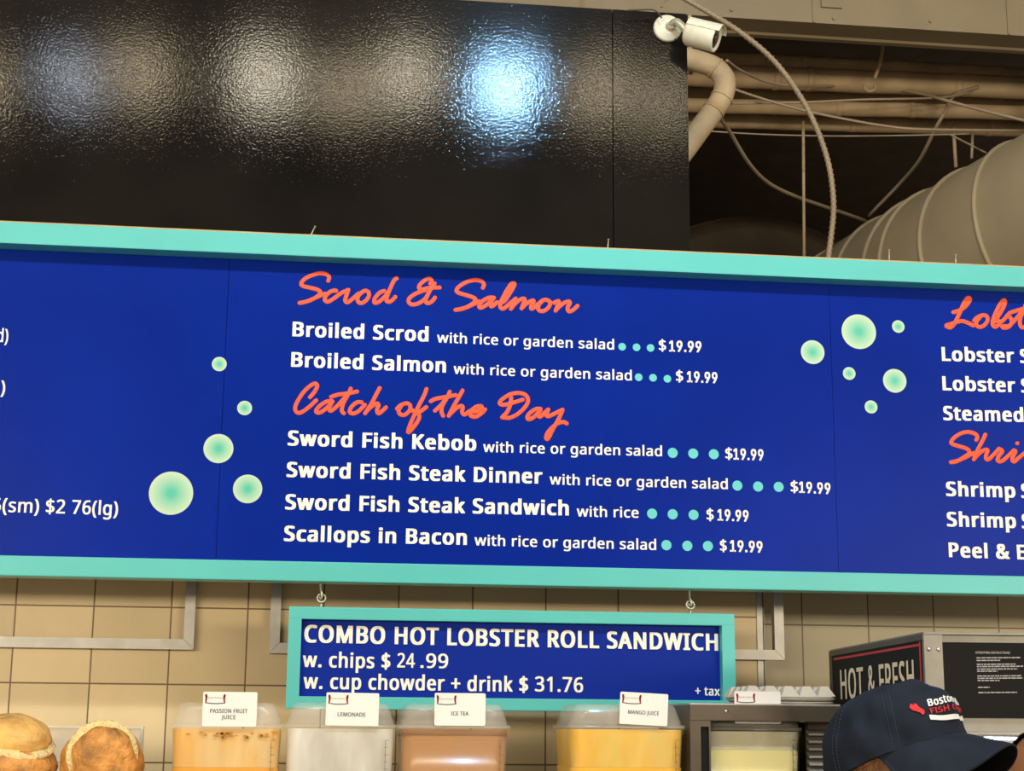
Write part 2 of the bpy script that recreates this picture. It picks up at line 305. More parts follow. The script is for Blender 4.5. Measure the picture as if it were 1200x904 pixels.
# ------------------------------------------------------------------ lettering
GLYPH_HUMANIST = r"""$ 384 170,-39,170,33,98,39,42,55,42,112,100,93,170,85,170,220,139,230,112,241,90,253,73,266,59,281,49,299,44,319,42,341,44,365,50,385,61,404,76,419,95,432,117,441,142,447,170,451,170,510,213,510,213,451,278,444,331,426,313,377,266,392,213,400,213,265,287,238,301,230,313,222,323,213,331,202,338,191,343,178,346,164,347,148,344,125,338,105,327,87,312,72,292,58,269,48,243,40,213,36,213,-39/170,280,170,399,153,397,138,393,126,388,117,382,109,375,104,366,100,356,99,346,100,333,103,322,108,313,115,305,124,298,136,291,151,285/213,88,231,91,247,95,260,100,271,106,279,114,284,123,288,133,289,144,288,156,285,166,280,175,273,182,263,189,250,195,233,201,213,206
& 491 187,-7,154,-5,125,2,99,13,77,28,59,46,46,69,38,95,36,125,37,149,43,172,51,191,63,208,79,223,96,238,116,252,139,266,99,318,91,332,85,348,82,364,81,382,83,406,89,426,99,444,114,459,132,471,153,480,177,485,204,487,230,485,252,480,272,472,289,460,303,445,313,427,318,407,320,383,319,363,314,344,305,327,293,312,279,297,262,283,244,270,224,258,354,133,382,181,401,240,461,240,434,160,425,142,415,125,404,110,392,95,490,0,410,0,352,56,336,43,319,31,300,20,281,11,261,3,238,-2,214,-6/188,293,245,336,252,347,258,358,261,370,262,383,261,395,258,405,253,415,246,423,237,430,227,435,215,438,202,439,189,438,177,435,166,430,156,424,148,416,143,406,139,395,138,383,139,371,142,360,146,349,151,338/189,46,209,47,229,49,246,54,263,60,314,93,175,229,118,185,109,173,103,160,99,144,97,127,99,109,104,94,111,80,122,68,136,58,151,51,169,47
( 201 126,-106,102,-76,81,-43,64,-9,51,28,40,66,33,104,28,144,27,184,28,225,33,265,40,304,51,342,64,379,81,415,102,448,126,480,181,480,159,447,140,413,124,378,110,340,100,302,93,264,88,224,87,185,88,146,93,108,100,70,110,32,124,-5,140,-40,159,-74,181,-106
) 201 21,-106,43,-74,62,-40,78,-5,91,32,101,70,109,108,113,146,115,185,113,224,109,264,101,302,91,340,78,378,61,413,42,447,20,480,76,480,100,448,120,415,137,379,151,342,161,304,169,265,173,225,175,184,173,144,169,104,161,66,151,28,137,-9,120,-43,100,-76,76,-106
+ 384 167,75,167,213,34,213,34,261,167,261,167,400,216,400,216,261,349,261,349,213,216,213,216,75
. 180 89,-9,60,1,55,8,51,15,49,25,48,36,49,48,51,57,55,65,60,71,89,81,119,71,125,65,129,57,131,48,132,36,131,25,129,15,125,8,119,1
1 384 181,0,181,335,181,381,183,418,164,400,142,381,91,339,60,379,189,480,238,480,238,0
2 384 32,0,32,49,158,176,219,240,257,296,262,310,266,324,269,339,269,355,268,374,263,390,256,404,246,415,233,424,219,431,203,435,185,436,168,435,152,433,137,429,123,424,69,390,38,430,102,470,121,477,141,482,162,485,185,486,217,484,245,478,270,467,291,452,308,434,320,412,327,387,330,359,329,340,326,322,321,305,314,288,271,224,207,155,107,56,107,54,349,54,349,0
3 384 162,-7,92,-1,30,19,30,75,95,51,163,43,193,45,218,49,239,57,256,68,268,82,277,98,282,117,284,138,282,159,275,176,264,191,249,202,229,211,206,217,180,221,150,222,103,222,103,273,150,273,178,274,202,279,223,287,240,298,253,311,263,326,269,344,271,363,269,380,265,394,257,407,247,417,234,426,219,432,202,435,183,437,165,436,147,434,131,430,117,425,62,396,33,437,96,471,116,478,137,483,159,485,183,486,218,484,248,478,274,467,294,453,311,435,322,415,329,392,331,367,329,344,324,324,316,306,304,290,290,277,273,267,253,258,232,253,232,250,259,245,282,237,302,227,318,214,330,198,339,179,344,159,346,136,345,116,341,97,335,79,326,62,315,47,302,33,285,21,266,11,245,3,220,-2,192,-6
4 384 244,0,244,109,14,109,14,159,240,482,301,482,301,162,371,162,371,109,301,109,301,0/72,162,244,162,244,313,245,372,247,419,244,419,231,392,216,367
5 384 167,-7,97,0,42,19,42,75,101,52,167,44,192,45,215,50,235,58,253,69,267,83,277,101,283,122,285,147,284,169,278,189,269,205,257,219,240,230,219,238,194,243,165,244,122,241,83,234,54,253,72,480,312,480,312,426,122,426,111,287,142,291,185,294,220,292,251,285,279,273,302,257,321,237,335,213,343,185,346,153,343,118,334,87,319,59,299,36,273,17,242,4,207,-4
6 384 200,-7,178,-5,157,-1,137,6,118,16,100,29,84,45,71,64,59,86,49,111,42,139,38,170,37,205,46,307,51,331,59,354,68,376,79,397,92,417,108,434,125,449,146,462,169,473,195,480,224,485,257,486,288,485,316,480,316,430,288,436,258,438,236,437,215,434,197,429,181,422,166,414,153,404,142,393,132,380,124,366,117,351,111,335,106,318,96,244,100,244,109,255,119,266,130,275,143,284,158,291,174,296,193,299,214,300,243,298,270,291,294,279,314,262,331,241,343,216,350,187,353,154,350,119,342,87,329,60,311,36,289,17,263,4,233,-4/199,43,220,45,238,50,254,58,268,70,279,86,288,105,293,128,294,154,293,176,288,195,281,212,271,227,258,239,242,247,223,252,201,254,186,253,172,251,159,246,146,241,135,234,126,226,117,217,110,208,104,197,100,187,98,177,97,166,108,108,115,95,122,82,132,71,142,61,155,53,168,48,183,44
7 384 91,0,288,426,30,426,30,480,351,480,351,434,156,0
9 384 129,-7,98,-5,69,0,69,50,128,42,150,43,171,46,189,50,205,57,220,66,233,75,244,86,254,99,262,113,269,128,275,144,280,161,289,235,285,235,277,224,267,214,256,204,243,196,228,189,211,183,192,180,171,179,142,182,115,189,92,201,72,217,55,238,43,263,36,292,34,324,35,349,38,371,44,392,53,411,63,428,76,443,90,456,106,467,124,475,143,481,164,485,187,486,209,485,230,480,250,473,269,463,287,450,302,434,316,415,328,393,337,368,344,340,348,309,349,275,340,173,335,149,327,125,318,103,307,82,294,63,279,46,261,31,240,17,217,7,191,-1,161,-5/184,226,200,226,214,229,227,233,240,239,251,246,261,254,269,262,276,272,282,282,286,292,289,303,289,314,278,371,272,384,264,397,254,408,244,418,232,426,218,432,203,435,187,437,167,435,149,430,133,421,119,409,107,393,99,374,94,351,92,325,93,303,98,284,105,267,115,252,127,241,143,232,162,227
A 429 0,0,187,482,242,482,428,0,366,0,308,148,118,148,61,0/138,202,290,202,236,347,230,367,221,396,214,419,203,378,193,347
B 436 65,0,65,480,202,480,244,478,281,473,312,465,338,453,358,437,373,417,381,391,384,361,383,340,378,322,371,305,361,290,348,278,332,268,314,260,293,255,293,251,348,234,359,227,369,218,378,209,386,197,392,185,397,170,399,154,400,136,397,106,389,79,375,55,356,36,331,20,303,9,270,2,234,0/126,275,214,275,243,277,266,280,285,286,299,295,309,306,316,320,320,336,322,354,320,372,315,388,306,401,294,411,278,418,258,424,233,427,205,428,126,428/126,51,222,51,252,53,276,57,296,65,311,76,322,89,330,105,334,122,336,141,334,159,329,175,321,189,310,202,294,212,274,219,248,224,218,225,126,225
C 424 261,-7,226,-5,194,1,165,10,139,24,116,40,96,60,79,83,65,109,55,139,47,170,42,204,41,240,43,276,48,309,56,340,67,368,82,395,100,418,121,438,146,455,173,469,203,478,236,484,271,486,308,484,342,479,374,470,404,458,379,407,330,425,271,433,234,430,202,420,173,404,149,381,130,353,116,320,108,282,105,240,107,197,115,160,128,127,146,98,169,76,198,59,231,50,270,46,330,52,385,65,385,13,329,-2
D 490 65,0,65,480,213,480,248,478,281,473,311,464,338,453,363,438,385,419,404,398,420,374,433,346,442,315,447,282,449,244,445,187,433,138,412,96,383,61,347,35,304,15,255,4,199,0/126,52,191,52,276,64,337,99,373,159,385,242,383,287,374,326,359,358,338,383,312,403,281,417,245,425,204,428,126,428
E 373 65,0,65,480,333,480,333,426,126,426,126,277,321,277,321,224,126,224,126,53,333,53,333,0
F 348 65,0,65,480,333,480,333,426,126,426,126,257,320,257,320,203,126,203,126,0
G 489 271,-7,235,-5,202,1,172,10,145,23,121,40,100,59,82,82,67,108,56,137,48,169,43,203,41,240,43,276,48,310,58,341,71,370,87,396,107,419,129,439,155,456,185,469,217,479,252,484,289,486,366,479,433,458,410,406,352,425,286,433,245,430,210,420,178,404,152,381,131,353,116,320,107,282,104,240,105,212,109,186,114,161,123,139,133,118,146,100,162,84,181,70,202,59,226,52,254,47,285,46,338,49,379,57,379,199,273,199,273,253,439,253,439,18,361,-1
H 497 65,0,65,480,126,480,126,277,371,277,371,480,432,480,432,0,371,0,371,224,126,224,126,0
I 228 27,0,27,35,83,48,83,431,27,445,27,480,200,480,200,445,144,431,144,48,200,35,200,0
J 183 -3,-128,-31,-125,-52,-119,-52,-68,-30,-73,-4,-75,28,-68,52,-44,62,3,62,480,122,480,122,7,120,-25,114,-53,103,-76,88,-95,69,-109,48,-119,24,-126
K 416 65,0,65,480,126,480,126,243,167,289,208,334,338,480,408,480,218,271,416,0,345,0,175,229,126,186,126,0
L 352 65,0,65,480,126,480,126,54,335,54,335,0
M 609 65,0,65,480,154,480,302,87,305,87,455,480,544,480,544,0,484,0,484,295,486,364,489,420,486,420,326,0,277,0,119,420,116,420,120,364,121,291,121,0
N 510 65,0,65,480,135,480,391,83,394,83,392,115,390,162,389,209,389,480,445,480,445,0,375,0,118,398,116,398,119,340,121,268,121,0
O 524 263,-7,227,-5,194,1,165,11,139,24,116,41,96,61,79,84,65,111,55,140,47,171,42,205,41,241,42,277,47,310,55,341,65,370,79,396,96,419,116,439,139,456,165,470,195,479,227,485,263,487,298,485,329,479,358,470,384,456,407,440,427,420,444,397,458,370,469,341,477,310,482,277,484,240,482,204,477,171,469,139,458,110,444,84,427,61,407,41,384,24,358,11,329,1,297,-5/263,46,301,49,333,59,361,75,382,98,399,126,410,159,417,198,420,240,417,283,410,321,399,354,382,382,361,405,334,421,301,431,263,434,225,431,193,421,165,405,143,382,126,354,114,321,107,283,105,240,107,198,114,159,126,126,143,98,165,75,192,59,225,49
P 406 65,0,65,480,192,480,236,477,273,470,304,459,329,443,348,422,361,398,369,370,372,338,371,319,368,300,362,282,354,264,344,248,330,233,314,220,294,208,272,199,245,192,215,188,181,187,126,187,126,0/126,238,174,238,206,240,234,244,257,251,276,261,291,274,301,290,308,311,310,336,308,357,302,376,293,392,280,405,263,415,242,422,216,426,187,428,126,428
R 418 65,0,65,480,197,480,239,477,275,471,305,460,329,446,348,426,361,403,369,375,372,343,371,325,369,308,364,293,358,279,350,267,342,256,332,247,322,239,276,215,408,0,337,0,221,198,126,198,126,0/126,249,197,249,225,251,248,255,267,262,283,272,294,285,303,301,308,319,310,340,308,362,303,381,294,396,281,407,265,416,245,422,222,426,194,427,126,427
S 369 166,-7,91,-1,34,16,34,74,94,54,169,46,194,47,216,51,234,57,249,66,261,78,270,91,275,106,277,123,267,163,232,192,164,222,135,233,110,246,89,261,72,276,58,294,48,314,42,338,40,364,42,382,45,400,51,415,60,429,70,442,83,454,97,463,114,471,132,478,151,483,172,485,193,486,266,479,326,459,307,408,253,426,192,433,171,432,153,428,137,422,124,414,114,404,107,392,103,378,101,363,111,323,144,294,206,267,278,233,291,224,303,214,314,203,322,191,329,178,333,163,336,146,337,128,334,98,326,72,311,48,291,29,266,13,236,2,203,-4
T 373 156,0,156,426,7,426,7,480,366,480,366,426,217,426,217,0
U 491 243,-7,201,-4,164,5,133,21,107,42,87,68,72,98,63,133,60,171,60,480,121,480,121,169,123,141,129,117,138,96,152,78,170,64,191,54,217,48,246,46,277,48,303,54,324,65,341,80,354,99,363,120,368,143,370,169,370,480,430,480,430,169,429,145,425,122,418,100,410,80,398,61,384,44,368,29,348,16,326,6,301,-1,274,-5
W 624 135,0,8,480,71,480,146,187,160,127,169,73,179,130,194,190,279,480,341,480,429,188,445,127,455,73,465,127,479,187,553,480,616,480,488,0,427,0,334,314,323,353,314,388,310,409,303,372,287,312,196,0
Y 380 160,0,160,183,0,480,66,480,190,244,315,480,380,480,220,186,220,0
a 377 144,-7,121,-5,100,0,80,8,63,19,49,34,39,52,33,74,31,100,34,125,41,148,55,167,73,183,97,196,127,206,162,212,203,215,265,217,265,238,263,259,260,277,254,290,245,301,234,309,222,314,207,317,190,318,136,310,89,291,71,335,126,357,193,366,224,364,251,359,273,350,291,337,305,321,314,300,320,275,322,245,322,0,279,0,268,51,265,51,253,37,241,25,229,15,216,7,202,1,185,-3,166,-6/158,41,180,43,200,47,218,55,234,66,247,80,256,98,262,119,264,144,264,176,211,174,180,172,154,167,133,161,118,152,107,142,98,130,94,116,92,99,93,85,97,73,102,63,110,55,120,49,132,44,144,42
b 413 228,-7,207,-6,189,-3,173,2,158,9,146,17,134,26,125,35,116,46,111,46,99,0,57,0,57,510,116,510,116,386,115,344,113,312,116,312,125,323,134,333,146,342,158,351,173,357,189,362,207,365,228,366,260,363,288,354,313,340,335,319,353,293,366,261,374,223,376,180,374,137,366,99,353,67,335,40,313,20,288,5,259,-4/219,42,242,45,261,51,278,62,291,78,302,98,309,121,313,149,315,181,309,240,291,283,260,308,218,317,191,315,169,309,152,298,138,284,129,265,122,242,118,214,116,182,116,179,118,148,122,121,128,97,138,78,151,62,169,51,192,45
c 322 201,-7,178,-5,156,-2,136,4,117,13,99,24,83,38,70,54,58,73,49,95,42,120,38,147,37,178,38,210,42,238,49,264,59,286,71,306,85,322,101,336,119,347,139,356,160,362,182,365,206,367,259,361,300,347,282,298,244,310,204,315,158,306,125,281,105,238,98,179,100,148,105,121,113,98,124,79,138,64,156,53,177,46,201,44,253,50,294,65,294,13,254,-2
d 413 185,-7,153,-4,124,5,99,20,77,40,60,66,47,98,39,136,37,179,39,223,47,261,60,293,78,319,100,340,125,355,153,364,185,367,205,366,223,363,239,358,254,351,297,314,301,314,299,339,297,367,297,510,356,510,356,0,308,0,300,48,297,48,288,37,278,27,267,18,254,9,239,2,223,-3,205,-6/194,42,221,44,243,50,261,60,274,74,284,91,292,113,296,138,298,168,298,179,296,210,292,238,285,262,275,282,262,297,244,309,221,315,193,318,171,315,152,308,135,296,122,280,111,259,104,235,100,208,98,178,100,148,104,121,111,98,122,78,135,62,152,51,171,45
e 379 210,-7,185,-5,162,-2,140,5,120,14,101,26,85,40,71,57,59,76,49,98,42,122,38,149,37,177,38,206,42,232,48,257,57,279,68,299,81,316,96,331,112,344,131,354,151,361,173,365,196,367,218,365,239,362,258,355,276,347,291,335,305,322,317,307,327,290,335,271,340,250,343,228,345,204,345,169,98,169,101,140,107,115,116,93,129,76,146,62,165,52,188,46,213,44,274,50,328,69,328,17,274,-1/99,216,283,216,281,237,277,257,271,274,262,290,250,302,234,311,216,317,195,318,175,317,158,312,142,303,129,291,118,276,109,259,103,238
g 413 195,-161,157,-160,123,-155,92,-148,65,-138,65,-84,93,-96,125,-105,160,-110,198,-112,220,-110,240,-105,256,-97,271,-85,283,-70,291,-53,296,-33,298,-11,298,3,298,27,300,48,297,48,276,24,251,7,221,-3,185,-7,152,-4,123,6,98,21,76,42,59,69,47,101,39,138,37,179,39,220,47,256,59,288,76,316,98,338,123,354,152,364,185,367,202,366,219,363,234,359,249,353,263,346,275,336,287,325,298,312,301,312,309,360,356,360,356,-6,353,-42,346,-74,334,-100,317,-122,294,-139,267,-151,233,-159/194,42,219,43,241,49,259,58,273,71,284,88,292,109,297,135,298,165,298,179,297,214,292,243,284,267,273,285,258,299,240,309,218,315,193,317,172,315,153,308,137,297,123,281,112,261,104,237,100,210,98,179,100,147,104,120,112,96,123,77,136,61,153,50,172,44
h 415 57,0,57,510,116,510,116,361,113,310,117,310,126,323,137,334,150,344,164,352,179,358,195,362,212,365,229,366,260,364,287,358,309,348,328,335,342,317,352,294,359,267,361,234,361,0,302,0,302,230,297,268,282,295,257,312,222,317,194,315,171,309,152,298,139,283,129,264,122,242,118,216,116,186,116,0
i 173 87,420,62,429,58,434,55,441,53,449,52,457,53,466,55,474,58,481,62,486,87,495,111,486,116,481,119,474,121,466,122,457,121,449,119,441,116,434,111,429/57,0,57,360,116,360,116,0
k 358 57,0,57,510,116,510,116,244,115,216,113,185,116,185,128,201,144,221,158,238,273,360,343,360,197,206,353,0,281,0,156,168,116,132,116,0
l 173 57,0,57,510,116,510,116,0
m 628 57,0,57,360,105,360,113,311,117,311,126,324,137,336,149,345,162,353,177,359,192,363,207,366,223,367,262,363,293,352,317,333,333,306,336,306,346,321,358,333,371,344,386,352,402,358,418,363,435,366,452,367,481,365,505,359,526,349,543,335,557,317,566,295,572,267,574,234,574,0,515,0,515,232,511,269,497,296,474,312,442,317,418,315,397,309,380,300,367,287,357,270,350,250,346,226,345,199,345,0,286,0,286,232,281,269,268,296,245,312,212,317,187,315,166,309,150,298,137,283,128,265,121,242,117,216,116,187,116,0
n 415 57,0,57,360,105,360,113,311,117,311,126,324,138,336,151,345,165,353,181,359,197,363,213,366,230,367,261,365,287,359,309,349,328,335,342,317,352,295,359,267,361,234,361,0,302,0,302,230,297,268,282,295,257,312,222,317,194,315,171,309,153,298,139,283,129,265,122,242,118,216,116,187,116,0
o 406 202,-7,179,-5,157,-1,136,6,117,15,100,27,84,42,70,59,58,79,49,101,42,125,38,152,37,181,40,223,48,260,62,292,82,318,106,339,135,355,168,364,204,367,228,365,250,361,271,354,290,345,308,333,324,318,337,301,349,282,358,260,365,236,369,209,370,181,367,139,359,101,345,69,325,42,300,21,271,6,239,-4/203,42,229,45,251,52,269,63,283,80,295,100,303,123,307,150,309,181,307,211,303,238,295,261,283,281,269,297,251,308,229,315,203,317,177,315,155,308,137,297,123,281,112,261,104,238,100,211,98,181,100,150,104,123,112,100,123,80,138,63,156,52,178,45
p 413 57,-161,57,360,105,360,113,311,116,311,125,322,135,333,146,342,158,351,173,358,189,363,208,366,228,367,260,364,288,355,314,341,335,320,353,294,366,262,374,224,376,181,374,137,366,100,353,68,335,41,313,20,288,5,260,-4,228,-7,208,-6,190,-3,173,2,159,9,116,46,112,46,115,17,116,-13,116,-161/219,42,235,43,249,47,262,53,273,60,283,70,291,82,299,95,305,110,315,181,313,211,309,237,302,260,291,280,278,296,261,308,241,315,218,317,192,315,171,309,153,300,140,286,130,269,123,247,118,222,116,192,116,181,118,149,122,122,128,98,138,78,151,63,169,51,192,45
r 277 57,0,57,360,105,360,112,294,115,294,124,308,135,322,147,334,160,345,174,355,190,361,207,365,225,367,247,366,267,363,260,308,241,312,221,313,207,312,194,309,182,304,169,298,158,290,147,280,138,268,131,256,124,241,120,226,117,210,116,192,116,0
s 322 148,-7,83,-1,35,16,35,70,87,50,149,41,170,42,188,45,203,49,214,55,223,63,229,72,233,83,234,94,227,118,200,140,146,164,86,191,48,223,42,233,38,244,35,257,34,271,37,293,44,312,55,328,72,342,92,353,115,360,140,365,169,367,231,360,284,343,264,296,216,312,165,318,148,318,133,315,120,312,110,307,101,300,95,293,92,284,91,275,99,249,129,229,183,206,242,180,279,147,284,137,288,126,291,113,291,99,289,75,282,53,270,35,253,20,231,8,207,0,179,-5
t 242 167,-7,115,3,104,9,94,16,85,26,77,37,70,50,65,66,63,84,62,105,62,314,11,314,11,343,62,366,86,443,121,443,121,360,225,360,225,314,121,314,121,106,122,91,125,77,130,66,137,57,145,51,155,46,165,43,177,42,205,44,228,49,228,4,201,-4
u 415 184,-7,153,-5,127,1,104,11,86,25,72,42,61,65,55,92,53,124,53,360,113,360,113,128,118,91,133,64,158,48,193,42,220,44,243,51,262,61,276,76,286,95,293,117,297,143,299,173,299,360,358,360,358,0,310,0,301,48,298,48,289,35,277,23,264,14,250,6,234,1,218,-3,201,-6
w 528 106,1,7,361,69,361,118,169,132,110,142,61,144,61,151,89,159,125,169,158,232,361,297,361,359,158,373,108,383,62,385,62,395,108,410,169,460,361,520,361,420,1,351,1,289,203,274,258,265,299,262,299,253,258,238,203,173,1
x 355 12,0,142,184,18,360,85,360,178,224,270,360,336,360,212,184,343,0,276,0,178,144,79,0
  175 """
GLYPH_ROUND = r"""0 453 227,-7,199,-5,174,1,151,11,130,24,111,41,95,62,80,86,69,113,60,144,53,178,49,214,48,254,49,294,53,330,60,364,69,395,81,422,95,447,112,467,130,484,151,498,174,508,200,514,227,516,254,514,279,508,302,498,323,484,342,467,358,447,372,422,384,395,393,364,400,330,404,294,405,254,404,214,400,178,393,144,384,113,373,86,359,62,342,41,323,24,302,11,279,1,254,-5/227,50,245,51,261,56,276,63,290,74,303,87,313,103,323,122,330,144,336,168,340,194,343,223,344,254,343,285,340,314,336,341,330,365,323,387,313,405,303,422,290,435,276,446,261,453,245,458,227,460,209,458,192,453,177,446,163,435,151,422,140,405,131,387,123,365,117,341,113,314,110,285,109,254,110,223,113,194,117,168,123,144,131,122,140,103,151,87,163,74,177,63,192,56,209,51
1 453 76,0,76,55,391,55,391,0/276,509,276,0,212,0,212,448,209,448,86,358,86,427,198,509
2 453 64,0,64,47,234,229,282,282,311,327,320,371,319,385,317,397,313,408,308,419,301,428,293,436,283,443,273,449,224,460,209,459,196,457,184,453,172,447,162,441,153,433,145,424,139,413,134,402,130,390,128,376,127,362,66,362,67,384,71,405,77,424,86,442,98,459,111,473,126,486,143,496,162,505,182,511,203,514,225,516,247,514,268,511,288,505,306,497,323,486,337,474,350,461,361,445,370,428,376,411,380,392,381,372,371,318,336,259,267,180,153,60,153,57,389,57,389,0
3 453 218,-7,195,-6,173,-3,152,2,133,10,114,19,98,30,83,43,70,57,60,74,52,91,46,111,44,132,109,132,111,119,115,107,120,97,126,87,134,78,144,71,154,64,165,59,219,50,275,61,287,67,297,74,307,83,315,93,321,104,325,116,328,130,329,145,328,158,326,172,322,184,316,196,308,207,299,217,288,226,275,234,260,240,242,244,223,247,201,248,157,248,157,299,288,448,288,452,70,452,70,509,372,509,372,461,211,278,211,289,239,290,264,288,287,284,308,276,327,265,344,253,359,239,371,222,381,205,387,186,392,166,393,145,392,123,387,103,380,84,370,66,358,50,344,36,327,23,309,12,288,4,266,-2,243,-6
4 453 40,105,40,158,247,509,311,509,109,166,109,163,413,163,413,105/282,0,282,121,282,146,282,318,343,318,343,0
5 453 221,-7,199,-6,178,-2,159,3,140,11,123,21,108,32,94,45,83,60,73,76,66,93,62,111,60,130,122,130,124,119,127,108,132,98,138,89,173,60,221,50,236,51,250,53,264,58,276,64,288,72,298,82,307,92,314,104,320,117,324,131,327,146,328,162,327,178,324,193,320,208,314,221,306,233,297,244,286,254,275,262,262,269,248,273,233,276,218,277,167,268,128,246,67,253,96,509,366,509,366,452,151,452,134,301,136,301,178,325,229,334,247,333,263,330,279,326,294,321,308,314,321,306,334,296,345,285,355,273,364,260,372,246,379,231,384,215,388,199,390,181,391,163,390,139,385,117,379,95,369,76,357,57,343,41,327,27,309,15,289,6,268,-1,245,-5
6 453 226,-7,203,-5,182,-1,161,5,142,15,125,26,109,40,96,56,84,74,75,94,69,115,65,138,64,162,65,180,68,199,73,219,80,239,137,340,252,509,322,509,151,261,145,261,165,288,196,307,235,314,257,313,278,309,298,303,316,295,332,284,346,271,359,257,370,240,378,221,384,201,388,180,389,157,388,134,384,112,377,92,368,73,356,55,343,39,327,26,310,14,291,5,271,-2,249,-6/226,48,241,49,254,52,267,56,279,63,289,70,299,79,307,90,314,101,320,114,324,128,327,142,327,157,327,173,324,187,320,201,314,213,307,225,299,235,289,244,279,251,267,258,254,262,241,264,226,265,212,264,198,262,186,258,174,252,163,244,153,235,145,225,138,214,132,201,128,188,126,174,125,158,126,143,128,128,132,114,138,102,145,90,153,79,163,70,174,63,186,56,198,52,212,49
7 453 97,0,323,448,323,452,62,452,62,509,391,509,391,449,165,0
8 453 226,-7,201,-6,178,-2,156,3,136,11,117,21,101,33,86,47,74,62,64,78,57,96,53,115,52,135,53,151,55,166,59,181,65,195,72,208,81,220,90,231,101,241,113,249,125,256,139,261,153,265,153,267,135,273,119,282,105,293,93,308,83,324,76,342,72,360,70,380,72,399,75,417,82,434,90,450,101,464,114,477,129,488,146,498,164,506,184,511,204,514,226,516,248,514,269,511,288,506,306,498,323,488,337,477,350,464,361,450,370,434,377,417,380,399,382,380,380,361,376,342,369,324,359,308,347,293,333,282,318,273,300,267,300,265,314,261,327,256,339,249,351,241,362,231,372,220,380,208,387,195,393,181,397,166,400,151,401,135,399,115,395,96,388,78,378,62,366,47,352,33,335,21,317,11,296,3,275,-2,251,-6/226,49,243,50,258,52,272,55,285,60,296,66,307,74,315,82,323,91,329,102,333,113,336,126,337,139,336,152,333,165,329,177,322,189,314,199,305,208,295,216,283,223,270,228,256,232,242,234,226,235,211,234,196,232,182,228,169,223,157,216,147,208,138,199,130,189,123,177,119,165,116,152,115,139,116,126,119,113,123,102,129,91,136,82,145,74,156,66,167,60,180,55,195,52,210,50/226,290,274,300,284,306,293,313,300,321,307,330,312,341,316,351,318,363,319,376,318,388,316,399,313,410,308,420,301,429,294,437,285,444,275,449,226,460,177,449,167,444,159,437,151,429,145,420,139,410,136,399,134,388,133,376,134,363,136,351,139,341,145,330,151,321,159,313,168,306,178,300
9 453 226,516,249,514,271,510,291,503,310,494,328,482,343,468,356,452,368,434,377,414,384,393,388,371,389,347,388,328,385,309,380,290,373,270,315,168,200,0,130,0,301,248,307,248,287,221,257,202,218,195,195,196,175,199,155,206,137,214,121,225,106,237,94,252,83,269,74,287,68,307,65,329,64,352,65,375,69,397,75,417,85,436,96,454,110,469,125,483,143,494,162,504,182,510,203,514/226,460,212,459,199,457,186,452,174,446,163,438,154,429,145,419,138,407,133,395,129,381,126,367,125,352,126,336,129,322,133,308,138,295,145,284,154,274,163,265,174,257,186,251,199,247,212,244,226,243,240,244,254,247,267,251,279,257,289,265,299,273,307,284,314,295,320,308,324,321,327,335,327,350,327,366,324,381,320,394,314,407,307,419,299,429,290,438,279,446,267,452,254,457,241,459
. 188 95,-4,86,-4,78,-1,70,3,63,9,57,16,53,24,50,32,50,41,50,50,53,59,57,66,63,73,70,79,78,83,86,86,95,87,104,86,113,83,121,79,128,73,134,66,138,59,140,50,141,41,140,32,138,24,134,16,128,9,121,3,113,-1,104,-4
  187 """
def _load(s):
    d = {}
    for line in s.split('\n'):
        if not line: continue
        if line.startswith('  '): d[' '] = (int(line[2:].split()[0]), []); continue
        ch, adv, rest = line.split(' ', 2)
        d[ch] = (int(adv), [[(int(q[2*i]), int(q[2*i+1])) for i in range(len(q)//2)] for q in (t.split(',') for t in rest.split('/')) if len(q) > 4])
    return d
HUM, RND = _load(GLYPH_HUMANIST), _load(GLYPH_ROUND)
def area(q): return sum(q[i][0]*q[(i+1) % len(q)][1]-q[(i+1) % len(q)][0]*q[i][1] for i in range(len(q)))/2
VB = .40                                        # widened less upwards than sideways
def glyph_mesh(text, font, bold=0.0, track=0.0):
    # flat lettering: outlines filled, widened by `bold`; returns vertices (cap height 1), faces
    x = 0.0; cu = bpy.data.curves.new('lettering', 'CURVE'); cu.dimensions = '2D'; cu.fill_mode = 'FRONT'
    caps = 480.0 if font is HUM else 509.0
    for ch in text:
        adv, sps = font.get(ch) or HUM[ch]
        for sp_ in sps:
            s_ = cu.splines.new('POLY'); s_.points.add(len(sp_)-1); s_.use_cyclic_u = True
            for p, q in zip(s_.points, sp_): p.co = (x+q[0]/caps, q[1]/caps, 0, 1)
        x += adv/caps+track+bold*1.7
    o = bpy.data.objects.new('tmp', cu); C.objects.link(o)
    dg = bpy.context.evaluated_depsgraph_get(); me = bpy.data.meshes.new_from_object(o.evaluated_get(dg))
    vs = [v.co.copy() for v in me.vertices]; fs = [tuple(p.vertices) for p in me.polygons]
    bpy.data.objects.remove(o); bpy.data.curves.remove(cu); bpy.data.meshes.remove(me)
    lo = min(v.x for v in vs)-bold; hi = max(v.x for v in vs)+bold; out = []; of = []; n = len(vs)
    for k, (dx, dy) in enumerate(((0, 0), (-bold, -bold*VB), (bold, bold*VB), (-bold, bold*VB), (bold, -bold*VB)) if bold > .004 else ((0, 0),)):
        of += [tuple(i+k*n for i in f) for f in fs]
        out += [((v.x+dx-lo)/(hi-lo), (v.y+dy+bold*VB)/(1+2*bold*VB), k*.00004) for v in vs]
    return out, of, hi-lo
